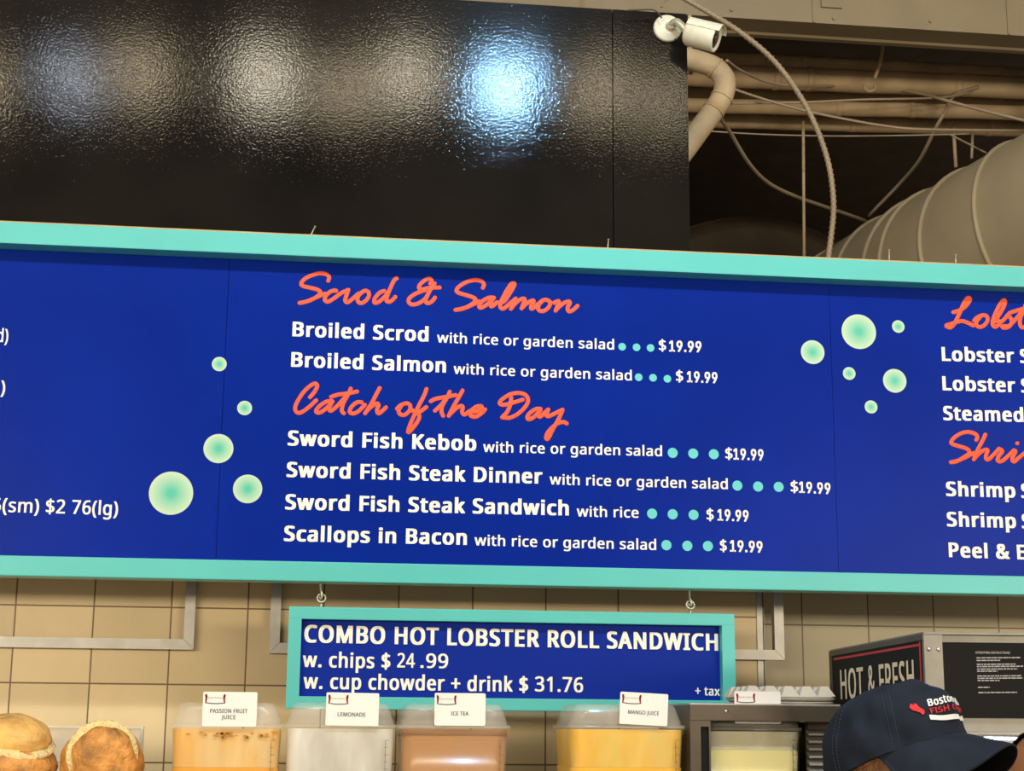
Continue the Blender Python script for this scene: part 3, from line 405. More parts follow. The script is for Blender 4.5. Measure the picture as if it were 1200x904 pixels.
def text_between(mb, text, A, B, upv, cap, nrm, lift=.0008, font=None, bold=0.0, track=0.0, thick=0.0):
    # lettering from point A to point B (its baseline), cap height in metres
    vs, fs, _w = glyph_mesh(text, font or HUM, bold, track)
    A = Vector(A); B = Vector(B)
    if thick:
        n = len(vs); pts = [A+(B-A)*x+upv*(y*cap)+nrm*(lift+thick+e) for x, y, e in vs]; mb.add(pts, fs)
        from collections import Counter
        ec = Counter()
        for f in fs:
            for i in range(len(f)): ec[(f[i], f[(i+1) % len(f)])] += 1
        rim = [e for e in ec if (e[1], e[0]) not in ec]
        q = pts+[A+(B-A)*x+upv*(y*cap)+nrm*(lift+e) for x, y, e in vs]
        mb.add(q, [(a, b, b+n, a+n) for a, b in rim])
    else:
        mb.add([A+(B-A)*x+upv*(y*cap)+nrm*(lift+e) for x, y, e in vs], fs)
def ribbon(mb, pts, r, fr, base=.0004, rise=.0008, climb=.0006):   # a brush stroke, slightly domed, through 2-D points; fr(x, y, lift) gives the 3-D point
    n = len(pts); T = []
    for i in range(n):
        a, b = pts[max(i-1, 0)], pts[min(i+1, n-1)]; L = math.hypot(b[0]-a[0], b[1]-a[1]) or 1
        T.append(((b[0]-a[0])/L, (b[1]-a[1])/L))
    if n == 1: T = [(1, 0)]
    P = []
    for ii, ((x, y), (tx, ty)) in enumerate(zip(pts, T)):
        if n > 1: base_i = base+climb*ii/(n-1)
        else: base_i = base
        P.append([fr(x-ty*r, y+tx*r, base_i), fr(x-ty*r*.6, y+tx*r*.6, base_i+rise), fr(x+ty*r*.6, y-tx*r*.6, base_i+rise), fr(x+ty*r, y-tx*r, base_i)])
    b0 = len(mb.v); mb.v += [q for p in P for q in p]
    for i in range(n-1):
        for k in range(3): mb.f.append([b0+i*4+k, b0+i*4+k+1, b0+i*4+5+k, b0+i*4+4+k]); mb.sm.append(False)
    for (x, y), (tx, ty), s in ((pts[0], T[0], -1), (pts[-1], T[-1], 1)):
        th = math.atan2(ty*s, tx*s)-PI/2; rim = [(math.cos(th+PI*q/8), math.sin(th+PI*q/8)) for q in range(9)]
        bb = base+(climb if s > 0 else 0); b1 = len(mb.v); mb.v += [fr(x+c*r, y+s_*r, bb) for c, s_ in rim]+[fr(x+c*r*.6, y+s_*r*.6, bb+rise) for c, s_ in rim]
        for q in range(8): mb.f.append([b1+q, b1+q+1, b1+9+q+1, b1+9+q]); mb.sm.append(False)
        mb.f.append([b1+9+q for q in range(9)]); mb.sm.append(False)

X = Vector((1, 0, 0)); Z = Vector((0, 0, 1)); NF = Vector((0, -1, 0))
Y_PANEL = Y_SIGN + .055
# ------------------------------------------------------------------ the setting
tA = at(16.7, 710, Y_WALL)
g0 = at(201, 712.3, Y_WALL); TS = .2
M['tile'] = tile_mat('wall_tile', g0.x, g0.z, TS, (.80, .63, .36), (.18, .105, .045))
xc = at(894, 760, Y_WALL).x
mb = MB().box((-3.2, Y_WALL, 0), (xc, Y_WALL+.16, 2.74)); struct(mb.build('wall_back', M['tile']))
Y_REC = Y_WALL+.16
g1 = at(940, 732.7, Y_REC); M['tile_shaded'] = tile_mat('wall_tile_shaded', g1.x, g1.z, TS*.985, (.50, .425, .27), (.13, .075, .035))  # same tile darkened: the shade of the recess is put into its colour
mb = MB().box((xc-.02, Y_REC, 0), (4.2, Y_REC+.1, 2.74)); struct(mb.build('wall_right', M['tile_shaded']))
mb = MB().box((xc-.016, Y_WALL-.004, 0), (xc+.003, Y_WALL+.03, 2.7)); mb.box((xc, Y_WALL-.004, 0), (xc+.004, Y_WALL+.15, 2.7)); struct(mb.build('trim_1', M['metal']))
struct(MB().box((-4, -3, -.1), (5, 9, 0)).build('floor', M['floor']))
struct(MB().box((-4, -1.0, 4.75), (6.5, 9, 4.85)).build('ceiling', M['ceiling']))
struct(MB().box((-4, 8.6, 2), (6.5, 8.7, 4.75)).build('wall_far', M['void']))  # gloom of the ceiling space put into a near-black colour
# the glossy black fascia above the menu: two boards with a raised joint
fx = at(806.5, 150, Y_FASCIA).x; ft = at(700, 10.0, Y_FASCIA).z; fj = at(718, 120, Y_FASCIA).x; fj2 = at(702, 80, Y_FASCIA)
mb = MB().box((-3.2, Y_FASCIA, 2.45), (fj-.001, Y_FASCIA+.03, ft)); mb.box((fj+.0015, Y_FASCIA-.001, 2.45), (fx, Y_FASCIA+.03, ft))
mb.box((fj2.x-.001, Y_FASCIA-.0012, at(702, 132, Y_FASCIA).z), (fj2.x+.0012, Y_FASCIA, at(702, 30, Y_FASCIA).z))
struct(mb.build('wall_fascia', M['black']))
# beam across the ceiling space
YB = 4.95
bz = at(1000, 29.5, YB).z
mb = MB().box((-3, YB, bz), (5, YB+.11, 4.75)); mb.box((-3, YB+.10, bz-.010), (5, YB+.125, bz+.03)); 
xj = at(953, 10, YB).x; mb.box((xj-.004, YB-.004, bz), (xj+.004, YB, 4.7)); xj = at(1181, 20, YB).x; mb.box((xj-.004, YB-.004, bz), (xj+.004, YB, 4.7))
mb.box((at(962, 8, YB).x, YB-.008, at(962, 9, YB).z), (at(986, 8, YB).x, YB, at(962, -20, YB).z))
for px, py in ((857, 12), (977, 22), (1090, 25)):
    p = at(px, py, YB); mb.lathe([(0, .007), (.004, .005)], 10, p, NF)
struct(mb.build('trim_2', M['beige']))
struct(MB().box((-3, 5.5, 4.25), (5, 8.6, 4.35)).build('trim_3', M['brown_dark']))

# ------------------------------------------------------------------ the long menu board
x0, x1 = -1.75, 2.75
zt, zb = 2.7928, 1.9039
zit = at(600, 310.5, Y_SIGN).z; zib = at(600, 663.2, Y_SIGN).z
sign = thing('menu_board', 'long blue menu board in a turquoise frame above the tiled wall', 'menu board', ((x0+x1)/2, Y_SIGN+.03, zb))
YBK = Y_SIGN+.070
MB().box((x0, Y_SIGN, zit), (x1, YBK, zt), .003).build('top_rail', M['turquoise'], sign)
MB().box((x0, Y_SIGN, zb), (x1, YBK, zib), .003).build('bottom_rail', M['turquoise'], sign)
MB().box((x0-.05, Y_SIGN, zb), (x0, YBK, zt), .003).build('side_rail', M['turquoise'], sign)
MB().box((x1, Y_SIGN, zb), (x1+.05, YBK, zt), .003).build('side_rail', M['turquoise'], sign)
M['wood'] = mat('bare_wood', (.55, .36, .17), .7, var=.15, vscale=20)
MB().box((x0, Y_SIGN+.006, zt), (x1, YBK-.004, zt+.0045)).build('wooden_top_edge', M['wood'], sign)['label'] = 'bare wooden top edge'
xs1 = at(261, 480, Y_PANEL).x; xs2 = at(977, 500, Y_PANEL).x
for a, b in ((x0, xs1-.0006), (xs1+.0006, xs2-.0005), (xs2+.0005, x1)):
    MB().box((a, Y_PANEL, zib-.01), (b, Y_PANEL+.004, zit+.01)).build('printed_panel', M['blue'], sign)
MB().box((x0, Y_PANEL+.005, zb+.01), (x1, YBK, zt-.01)).build('backing_board', M['void'], sign)

kpx = mpp(Y_PANEL)
def line(name, runs, material, parent, Y, lab=None, thick=0.0, lift=.0008):
    mb = MB()
    for r in runs:
        text, xa, ya, xb, yb, cap = r[:6]; font = r[6] if len(r) > 6 else HUM; bold = r[7] if len(r) > 7 else .03; track = r[8] if len(r) > 8 else 0
        A = at(xa, ya, Y); B = at(xb, yb, Y)
        k = mpp(Y)*(1.03)
        text_between(mb, text, A, B, Z, cap*k, NF, lift, font, bold, track, thick)
    o = mb.build(name, material, parent, fix=False)
    if lab: o['label'] = lab
    return o
BB = .068; SB = .032; PB = .056; CW = 16.8; CSM = 11.8
G = 'with rice or garden salad'
rows = [
 ('Broiled Scrod', 342.5, 394.3, 502, 400.6, G, 512, 401.6, 719.6, 410.0, [(729, 406.6), (745.9, 407.3), (762.3, 408)], 4.4, [('$', 772, 411.3, 780.6, 411.5), ('19.99', 784, 412.2, 822, 413.3)]),
 ('Broiled Salmon', 341, 430, 522.5, 437, G, 531.5, 438.3, 740.4, 446.2, [(748.4, 442.4), (765.2, 443), (782, 444.2)], 4.4, [('$', 792.2, 447.4, 800.6, 447.6), ('19.99', 805, 448.2, 840.8, 449.6)]),
 ('Sword Fish Kebob', 337, 522.3, 558, 528.6, G, 566, 530, 775.8, 535.0, [(788.2, 531), (812.3, 531.8), (836.4, 532.6)], 5.7, [('$', 850, 538.3, 858.5, 538.5), ('19.99', 859.5, 538.9, 894.8, 540.2)]),
 ('Sword Fish Steak Dinner', 335.6, 559.3, 635.6, 567.2, G, 644, 568, 852.8, 573.6, [(864, 569.4), (888.3, 570.5), (912.4, 570.9)], 5.7, [('$', 926.6, 577.2, 935.4, 577.4), ('19.99', 936.4, 577.8, 973.3, 579.6)]),
 ('Sword Fish Steak Sandwich', 334, 597.3, 666.5, 604.5, 'with rice', 675.8, 605.6, 748.4, 607.2, [(764.1, 602.3), (788.2, 603), (812.7, 603.7)], 5.7, [('$', 828, 610, 836.4, 610.2), ('19.99', 840.8, 610.4, 877.3, 611.8)]),
 ('Scallops in Bacon', 332.6, 634.4, 547, 639, G, 556, 639.5, 768.9, 644.9, [(780.9, 639.2), (805.4, 640), (829.5, 640.3)], 5.7, [('$', 843.7, 646.4, 851.8, 646.6), ('19.99', 855.4, 646.8, 893.7, 648.2)]),
]
def disc(mb, px, py, rpx, Y, lift=.0008, seg=40):
    c = at(px, py, Y)+NF*lift; r = rpx*mpp(Y)*1.04
    mb.add([c+Vector((math.cos(2*PI*i/seg)*r, 0, math.sin(2*PI*i/seg)*r)) for i in range(seg)], [tuple(range(seg))])
for nm, xa, ya, xb, yb, t2, xc_, yc, xd, yd, dots, dr, price in rows:
    line('dish_name', [(nm, xa, ya, xb, yb, CW, HUM, BB)], M['white'], sign, Y_PANEL, f'bold white dish name {nm}')
    line('dish_detail', [(t2, xc_, yc, xd, yd, CSM, HUM, SB)], M['white'], sign, Y_PANEL, f'small white words after {nm}')
    for d in dots: mb = MB(); disc(mb, d[0], d[1], dr, Y_PANEL); mb.build('leader_dot', M['dot'], sign, fix=False)
    line('price', [(t, a, b, c, d, 13.0, RND if t[0] != '$' else HUM, PB if t[0] != '$' else .03, -.02) for t, a, b, c, d in price], M['white'], sign, Y_PANEL, f'white price beside {nm}')
for t, xa, ya, xb, yb in (('Lobster', 1103.8, 423.2, 1188.7, 425.2), ('Lobster', 1104.6, 457.6, 1190, 460), ('Steamed', 1105.4, 492.6, 1199.5, 494.8), ('Shrimp', 1108.8, 581.6, 1190, 583.6), ('Shrimp', 1109.7, 617.2, 1190.8, 619.2), ('Peel &', 1112, 653.2, 1183.6, 655.5)):
    end = 'E' if t == 'Peel &' else ('' if t == 'Steamed' else 'S')
    runs = [(t, xa, ya, xb, yb, CW, HUM, BB)]
    if end: runs.append((end, xb+(8.5 if end == 'E' else 6.8), yb+.3, xb+(18.5 if end == 'E' else 17.5), yb+.5, CW, HUM, BB))
    line('dish_name', runs, M['white'], sign, Y_PANEL, f'bold white dish name beginning {t} near the right edge')
line('price', [('5(sm) $2', -9.5, 600.0, 76, 602.3, 15.0, HUM, .03), ('76(lg)', 84, 602.5, 138, 604.3, 15.0, HUM, .03)], M['white'], sign, Y_PANEL, 'white prices with sizes at the lower left')
line('price', [('d)', -4.2, 401.0, 9.3, 401.4, 15.0, HUM, .03)], M['white'], sign, Y_PANEL, 'white bracket at the upper left edge')
line('price', [(')', 0.5, 462, 5.7, 462.2, 15.0, HUM, .03)], M['white'], sign, Y_PANEL, 'white bracket at the middle left edge')
# script headings
def heading(lab, strokes, ox, oy, sc, r):
    mb = MB()
    for st in strokes:
        pts = [(p.x, p.y) for p in spline([(a, b, 0) for a, b in st], 7)] if len(st) > 1 else [st[0]]
        ribbon(mb, pts, r*sc, lambda x, y, l: at(ox+x/sc, oy+y/sc, Y_PANEL)+NF*l, .0004+.00012*(strokes.index(st) % 3))
    return mb, lab
def put(mbs, lab):
    m = MB()
    for b, _ in mbs: m.add(b.v, b.f)
    m.build('script_heading', M['orange'], sign, fix=False)['label'] = lab
S_A = [[(298,128),(304,100),(282,78),(235,70),(180,82),(120,110),(88,145),(98,168),(150,182),(210,197),(236,218),(214,250),(160,280),(110,296),(74,302)],[(74,302),(130,290),(190,265),(240,242),(272,230)],
 [(360,208),(345,204),(310,217),(277,250),(272,280),(296,292),(340,268),(400,225),(455,200)],[(455,200),(440,242),(430,283),(450,297),(490,268),(535,228)],
 [(612,216),(585,206),(550,228),(526,262),(535,296),(562,302),(595,280),(616,245),(612,216)],
 [(735,208),(700,222),(660,268),(660,300),(690,295),(735,258),(765,220)],[(832,110),(815,122),(785,180),(757,255),(755,288),(785,290),(822,255)],
 [(1095,150),(1106,128),(1085,112),(1045,130),(1010,165),(1010,190),(1040,195),(1090,184),(1168,182)],[(1060,200),(990,225),(938,258),(925,290),(950,314),(1000,306),(1055,268),(1095,200),(1128,150)],[(1075,240),(1058,285),(1075,304),(1105,292),(1132,260)]]
S_B = [[(306,183),(314,155),(290,130),(240,123),(180,138),(125,170),(100,200),(115,222),(180,242),(235,262),(248,285),(215,315),(160,342),(92,357)],[(92,357),(150,347),(220,318),(275,290)],
 [(385,260),(350,262),(300,290),(276,325),(290,340),(330,320),(372,282),(392,262)],[(390,262),(366,308),(376,330),(415,298)],
 [(415,298),(470,290),(520,220),(552,160),(542,147),(518,165),(478,230),(447,295),(442,333),(465,347),(510,312),(560,270)],
 [(562,268),(545,305),(525,348)],[(530,340),(570,295),(615,268),(633,278),(618,318),(608,345)],[(612,340),(650,305),(692,283),(702,292),(682,330),(690,348),(740,308),(775,280)],
 [(820,285),(795,276),(765,292),(738,328),(745,360),(780,365),(818,338),(832,302),(820,285)],
 [(862,300),(898,287),(890,322),(874,362)],[(880,352),(930,308),(972,290),(986,302),(968,340),(978,368),(1008,358),(1045,325)]]
S_C = [[(222,172),(255,132),(278,88),(266,66),(235,76),(180,122),(132,190),(106,250),(116,287),(150,292),(210,252),(270,197)],
 [(390,203),(350,207),(298,240),(270,275),(280,293),(315,285),(365,245),(398,205)],[(398,205),(370,258),(385,278),(430,245),(480,190),(522,140)],
 [(387,170),(440,152),(520,142),(590,128)],[(540,105),(520,150),(482,220),(470,275),(486,298)],
 [(625,212),(590,212),(548,245),(532,285),(556,300),(600,282),(650,232)],[(766,100),(742,145),(700,225),(652,298)],[(660,285),(705,242),(745,222),(757,235),(745,275),(762,298),(815,252)],
 [(902,262),(930,235),(975,220),(1004,235),(1000,275),(962,310),(926,305),(914,275),(932,245)],
 [(1132,108),(1112,160),(1062,258),(1015,360),(988,438),(1005,436),(1060,365),(1076,320),(1055,292),(1022,275)],[(1022,278),(1070,290),(1130,250)]]
S_D = [[(32,204),(70,185),(150,170),(228,156)],[(180,130),(160,175),(125,232),(115,280),(128,318)],[(160,172),(115,230),(65,278)],
 [(280,120),(255,165),(212,240),(172,318)],[(182,305),(226,262),(268,240),(282,252),(277,288),(296,308),(340,280),(390,285)],[(340,290),(390,283),(430,255),(420,241),(380,250),(342,288),(346,318),(385,325),(430,296),(456,268)],
 [(660,175),(655,222),(630,285),(590,328)],[(590,330),(660,330),(740,280),(790,212),(780,162),(730,140),(660,147),(598,182),(570,215),(592,232),(650,222),(750,192)],
 [(890,263),(850,266),(802,300),(786,330),(800,345),(840,325),(888,275)],[(890,263),(872,303),(886,325),(925,290),(950,268)],[(950,270),(936,308),(950,322),(1000,300),(1060,270)],
 [(1062,270),(1032,340),(987,420),(948,495),(932,485),(952,440),(1010,385),(1065,366),(1094,378)]]
S_E = [[(295,394),(350,380),(430,338),(490,272),(510,228),(490,208),(460,228),(420,300),(370,420),(312,535),(262,588),(218,580),(208,562),(262,545),(340,520),(410,508),(480,530),(550,565)],
 [(562,500),(600,462),(670,432),(722,446),(733,500),(690,563),(632,583),(592,560),(594,512),(635,462)],
 [(820,520),(880,430),(938,330),(958,262),(944,240),(912,262),(852,370),(807,480),(798,550),(830,583),(878,550),(895,515),(855,505),(900,520),(950,480),(990,430)],
 [(990,432),(1030,470),(1042,530),(1005,580),(945,595),(922,575),(1000,570),(1060,520),(1130,440),(1195,350)],[(1012,405),(1100,375),(1230,340)],[(1250,240),(1200,350),(1152,470),(1150,550),(1180,592),(1240,560)]]
S_F = [[(590,282),(604,252),(580,208),(500,182),(410,192),(322,242),(272,300),(280,333),(360,360),(460,392),(502,430),(480,470),(400,522),(330,560),(264,568)],[(264,568),(340,552),(430,515),(560,450)],
 [(705,215),(670,292),(612,400),(557,533)],[(566,520),(640,442),(708,407),(735,418),(717,470),(712,518),(742,533),(800,482),(880,395)],[(880,395),(922,425),(885,480),(860,530),(880,558),(930,545),(1000,482),(1070,415)],[(1070,415),(1090,432),(1052,510),(1052,548),(1078,558),(1130,512),(1220,440)],[(1114,325)]]
put([heading('', S_A, 340, 310, 6.667, 2.35), heading('', S_B, 520, 310, 6.667, 2.35)], 'orange script heading Scrod & Salmon')
put([heading('', S_C, 330, 440, 6.667, 2.35), heading('', S_D, 500, 440, 6.667, 2.35)], 'orange script heading Catch of the Day')
put([heading('', S_E, 1090, 330, 10.91, 2.3)], 'orange script heading beginning Lobst at the right edge')
put([heading('', S_F, 1090, 490, 10.91, 2.3)], 'orange script heading beginning Shri at the right edge')
for px, py, r in ((257, 427, 8), (286.7, 478.5, 8), (256, 526, 16), (200.5, 578.3, 23.4), (290.2, 573.3, 15.6), (1006.3, 389, 20.6), (1052.5, 383, 7.5), (952.2, 413, 14), (995, 438, 7.5), (1048.3, 446.6, 14), (1020.6, 477.2, 7.6)):
    mb = MB(); disc(mb, px, py, r, Y_PANEL, .0012); mb.build('bubble', M['bubble'], sign, fix=False)
for px, py, dx, dy, lab in ((362, 276, 7, -10, 'bent nail sticking up from the sign top in front of the black wall'), (712, 290, 1, -9, 'straight nail on the sign top below the joint in the black wall'), (1042, 305, 0, -12, 'pale nail on the sign top before the left end of the duct'), (1120, 308, 0, -9, 'shorter pale nail on the sign top before the middle of the duct')):
    a = at(px, py+4, Y_SIGN+.03); b = at(px+dx, py+dy, Y_SIGN+.03)
    mb = MB().tube([a, b], .0016, 8); mb.lathe([(0, .0030), (.0015, .0032), (.002, .001)], 10, b, b-a)
    top_mesh(mb.build('nail', M['hookmetal']), lab, 'nail', 'nails on the menu board top')

# ------------------------------------------------------------------ the hanging combo board
YC = Y_SIGN+.012
cl, cr = at(336.8, 770, YC).x, at(861.6, 770, YC).x
ct, cb = at(600, 715.3, YC).z, at(600, 833.3, YC).z
il, ir = at(352, 770, YC).x, at(846.6, 770, YC).x
it, ib = at(600, 729.6, YC).z, at(600, 818.8, YC).z
cbs = thing('combo_sign', 'small blue combo price board hanging by two hooks below the long menu', 'sign', ((cl+cr)/2, YC+.02, cb))
YCB = YC+.045; YCP = YC+.027
MB().box((cl, YC, it), (cr, YCB, ct), .0025).build('frame_rail', M['turquoise'], cbs)
MB().box((cl, YC, cb), (cr, YCB, ib), .0025).build('frame_rail', M['turquoise'], cbs)
MB().box((cl, YC, ib-.001), (il, YCB, it+.001), .0008).build('frame_rail', M['turquoise'], cbs)
MB().box((ir, YC, ib-.001), (cr, YCB, it+.001), .0008).build('frame_rail', M['turquoise'], cbs)
MB().box((il-.01, YCP, ib-.01), (ir+.01, YCP+.005, it+.01)).build('printed_panel', M['blue_flat'], cbs)
line('lettering', [('COMBO HOT LOBSTER ROLL SANDWICH', 356.3, 753.2, 841.3, 763, 18.6, HUM, .066)], M['white'], cbs, YCP, 'white capitals COMBO HOT LOBSTER ROLL SANDWICH', .0022)
line('lettering', [('w. chips $', 354.5, 782, 457.3, 784, 16.0, HUM, .048), ('24', 465.3, 782.6, 486, 783, 15.4, HUM, .030), ('.99', 492.5, 783, 525, 783.6, 15.4, HUM, .030)], M['white'], cbs, YCP, 'white line w. chips with price', .0015)
line('lettering', [('w. cup chowder + drink $', 355.3, 807.4, 618.7, 811.3, 16.0, HUM, .048), ('31.76', 626.7, 810.6, 683.2, 811.8, 16.0, HUM, .032)], M['white'], cbs, YCP, 'white line w. cup chowder + drink with price', .0015)
line('lettering', [('+ tax', 814.7, 815.0, 843.6, 815.8, 9.6, HUM, .05)], M['white'], cbs, YCP, 'small white words + tax')
for px, py0, py1, py2, lab in ((376, 680, 701, 711, 'metal screw hook and eye holding the left end of the combo board'), (808.5, 690, 709, 718, 'metal screw hook and eye holding the right end of the combo board')):
    yh = YC+.02; a = at(px-.6, py0-2, yh); e = at(px, py1, yh); k = mpp(yh)
    t = thing('screw_hook', lab, 'hook', at(px, py2, yh), 'hooks of the combo board')
    hk = MB().tube([a, at(px-.2, py0+12, yh), at(px+.8, py0+14, yh)+NF*.006, at(px+1.2, py1-.5, yh)+NF*.007, at(px-.5, py1+1.5, yh)+NF*.002, at(px-1.5, py1-1.5, yh)], 1.15*k, 8)
    hk.build('hook', M['hookmetal'], t)
    ey = MB(); r = 4.6*k; c = at(px+.6, py1+.2, yh)
    ey.tube([c+Vector((math.cos(q)*r, math.sin(q)*r*.5, math.sin(q)*r)) for q in [(-PI/2+2*PI*i/24) for i in range(25)]], 1.0*k, 8)
    ey.tube([c-Z*r, c-Z*(r+8*k)], 1.1*k, 8); ey.build('eye', M['hookmetal'], t)

# ------------------------------------------------------------------ square steel tube brackets on the wall
def bracket(lab, xl, xr, zbot, w):
    Y = Y_WALL-.03; t = thing('tube_bracket', lab, 'bracket', ((xl+xr)/2, Y, zbot), 'steel tube brackets')
    ztop = 2.6; d = .026
    def prism(P): MB().add([Vector((a, Y, b)) for a, b in P]+[Vector((a, Y+d, b)) for a, b in P], [(0, 1, 2, 3), (7, 6, 5, 4)]+[(i, (i+1) % 4, (i+1) % 4+4, i+4) for i in range(4)]).build('tube', M['metal'], t)
    prism([(xl, zbot), (xr, zbot), (xr-w, zbot+w), (xl+w, zbot+w)])
    g = .0012
    prism([(xl, zbot+g), (xl+w, zbot+w+g), (xl+w, ztop), (xl, ztop)]); prism([(xr, zbot+g), (xr, ztop), (xr-w, ztop), (xr-w, zbot+w+g)])
    return t
Yb = Y_WALL-.03; wpx = mpp(Yb)*11.2
zb1 = at(120, 760.2, Yb).z
bracket('bare steel tube bracket on the wall at the far left, behind the menu board', at(229, 720, Yb).x-1.25, at(228.6, 720, Yb).x, zb1, wpx)
bracket('bare steel tube bracket behind the small combo board', at(317, 720, Yb).x, at(918.8, 740, Yb).x, at(890, 773.4, Yb).z, wpx)

# ------------------------------------------------------------------ pipes, duct and cables above the right end of the sign
def level(px, py, z):
    d = ray(px, py); return CAM+d*((z-CAM.z)/d.z)
def pipe(lab, a, b, Y, dpx, seams, name='pipe'):
    A = at(a[0], a[1], Y); B = level(b[0], b[1], A.z); k = (A-CAM).dot(FWD)/FPX; r = dpx/2*k
    u = (B-A).normalized(); A2 = A-u*1.1; B2 = B+u*.8
    t = thing(name, lab, 'pipe', (A2+B2)/2, 'pipes under the beam')
    MB().tube([A2+(B2-A2)*i/40+Vector((0, 0, .0012*math.sin(i*1.7))) for i in range(41)], r, 20).build('pipe_wrap', M['pipe'], t)
    for s in seams:
        p = A+(B-A)*s; MB().tube([p-u*.012, p-u*.006, p+u*.006, p+u*.012], lambda q: r*(1.02 if q in (0, 1) else 1.07), 20).build('joint_band', M['pipe'], t)
    return t
pipe('thin upper wrapped pipe running just below the beam', (870, 69.5), (1190, 86), 5.55, 15, [.09, .22, .70, .95])
pipe('thick wrapped pipe below the thin one, with a hanger', (870, 90), (1190, 102.5), 5.50, 27, [.12, .24, .78])
pipe('third pipe down, in the shade of the thick wrapped pipe', (870, 111), (1190, 121), 5.72, 17, [.5])
pipe('fourth pipe down behind the crossing cables', (870, 125), (1190, 132), 5.60, 17, [.35, .62])
pipe('lowest of the horizontal pipes, edging the dark gap', (870, 142), (1190, 151), 5.74, 18, [.4, .9])
# elbow pipe beside the camera
def path(pts, Y): return [at(p[0], p[1], p[2] if len(p) > 2 else Y) for p in pts]
pp = spline(path([(740, 62), (790, 66), (818, 72), (838, 80), (849, 94), (847, 112), (836, 130), (821, 150), (805, 172), (780, 205)], 4.85), 6); PE0 = pp[12]
t = thing('elbow_pipe', 'wrapped elbow pipe bending down beside the security camera', 'pipe', pp[30])
MB().tube(pp, 13.5*mpp(4.85), 20).build('pipe_wrap', M['pipe'], t)
MB().box((PE0.x-.006, PE0.y-.001, PE0.z), (PE0.x+.006, PE0.y+.11, PE0.z+.004)).box((PE0.x-.006, PE0.y+.102, PE0.z), (PE0.x+.006, PE0.y+.11, bz+.05)).build('hanger_strap', M['pipe'], t)
for i in (18, 31, 36): MB().tube([pp[i]+(pp[i+1]-pp[i])*q for q in (-.3, 0, .3)], 14.6*mpp(4.85), 20).build('joint_band', M['pipe'], t)
def crop(pts): return [(x/2.609+740, y/2.609) for x, y in pts]
def cable(lab, pts, Y, dpx, name='cable', m='cable', ribs=None, Y2=None, Ys=None):
    P = crop(pts); n = len(P); L = [at(p[0], p[1], Ys[i] if Ys else Y+((Y2-Y)*i/(n-1) if Y2 else 0)) for i, p in enumerate(P)]
    sp_ = spline(L, 8); r = dpx/2*mpp(Y); mb = MB()
    mb.tube(sp_, r, 10)
    if ribs:
        tot = [0]
        for i in range(1, len(sp_)): tot.append(tot[-1]+(sp_[i]-sp_[i-1]).length)
        s = 0
        while s < tot[-1]:
            j = max(i for i in range(len(tot)) if tot[i] <= s); j = min(j, len(sp_)-2)
            u = (sp_[j+1]-sp_[j]).normalized(); c = sp_[j]+u*(s-tot[j])
            mb.tube([c-u*r*.35, c, c+u*r*.35], lambda q: r*(1.02 if q != .5 else 1.34), 10, cap=False); s += r*2.1
    o = mb.build(name, M[m]); return top_mesh(o, lab, 'cable', 'cables in the ceiling space')
cable('ribbed flexible conduit curving down over the pipes to the sign top', [(-70, -470), (-60, -230), (0, -105), (90, -45), (170, 0), (260, 52), (330, 97), (400, 152), (452, 205), (500, 270), (542, 340), (577, 420), (602, 500), (615, 580), (617, 660), (603, 780), (598, 830)], 4.45, 6.4, 'flexible_conduit', 'cable', True)
cable('thick cable sagging from the elbow pipe across the dark gap to the big duct', [(262, 320), (275, 365), (300, 402), (360, 500), (420, 560), (500, 600), (600, 635), (705, 672), (735, 692)], 4.86, 5.2, Y2=6.15)
cable('cable dropping in a curve from the pipes onto the left end of the big duct', [(1060, 266), (1000, 284), (975, 305), (960, 340), (930, 392), (880, 490), (820, 562), (745, 640), (728, 660)], 5.4, 4.6, Ys=[5.42, 5.42, 5.43, 5.45, 5.5, 5.65, 5.85, 6.0, 6.06])
cable('thin wire running nearly level in front of the fourth pipe', [(270, 316), (500, 314), (700, 305), (960, 297), (1064, 268), (1085, 255)], 5.3, 3.0, 'wire', Y2=5.48)
cable('thin wire slanting down across the pipes from the elbow', [(300, 268), (400, 302), (520, 336), (640, 362), (780, 386), (900, 396), (1210, 400)], 5.28, 3.4, 'wire')
cable('wire curving off the elbow pipe under the thick wrapped pipe', [(292, 185), (325, 210), (360, 228), (400, 246), (480, 262), (565, 264), (700, 258)], 4.9, 3.4, 'wire', Y2=5.52)
cable('wire falling to the right from below the thick wrapped pipe', [(760, 258), (800, 270), (900, 290), (1000, 318), (1100, 344), (1215, 372)], 5.55, 4.2, 'wire', Y2=5.2)
cable('thin pale wire along the bottom of the pipes, over the dark gap', [(150, 396), (232, 401), (400, 411), (600, 416), (800, 415), (1032, 410)], 5.4, 2.0, 'wire')
cable('short wire slanting onto the top of the big duct', [(975, 412), (1030, 440), (1085, 468)], 5.4, 2.4, 'wire')
cable('short curled cable on the beam above the security camera', [(92, 22), (96, 8), (110, -2), (140, -12)], 4.6, 2.6, 'wire')
cable('thin camera cable lying on the top edge of the black wall', [(-10, 32), (30, 30), (65, 30), (82, 40), (92, 55)], 4.085, 2.0, 'wire', 'brown_dark')
def rod(lab, x0_, y0_, x1_, y1_, Y, dpx):
    a, b = crop([(x0_, y0_), (x1_, y1_)]); o = MB().tube([at(*a, Y), at(*b, Y)], dpx/2*mpp(Y), 10)
    top_mesh(o.build('hanger_rod', M['pipe']), lab, 'rod', 'hanger rods')
rod('long vertical hanger rod in front of the dark gap, left of the ribbed conduit', 525, 372, 528, 800, 5.64, 3.8)
rod('short vertical hanger rod above the big duct', 984, 385, 992, 512, 5.64, 4.4)
rod('shorter rod stub beside the hanger rod above the duct', 1044, 385, 1040, 485, 5.66, 3.4)
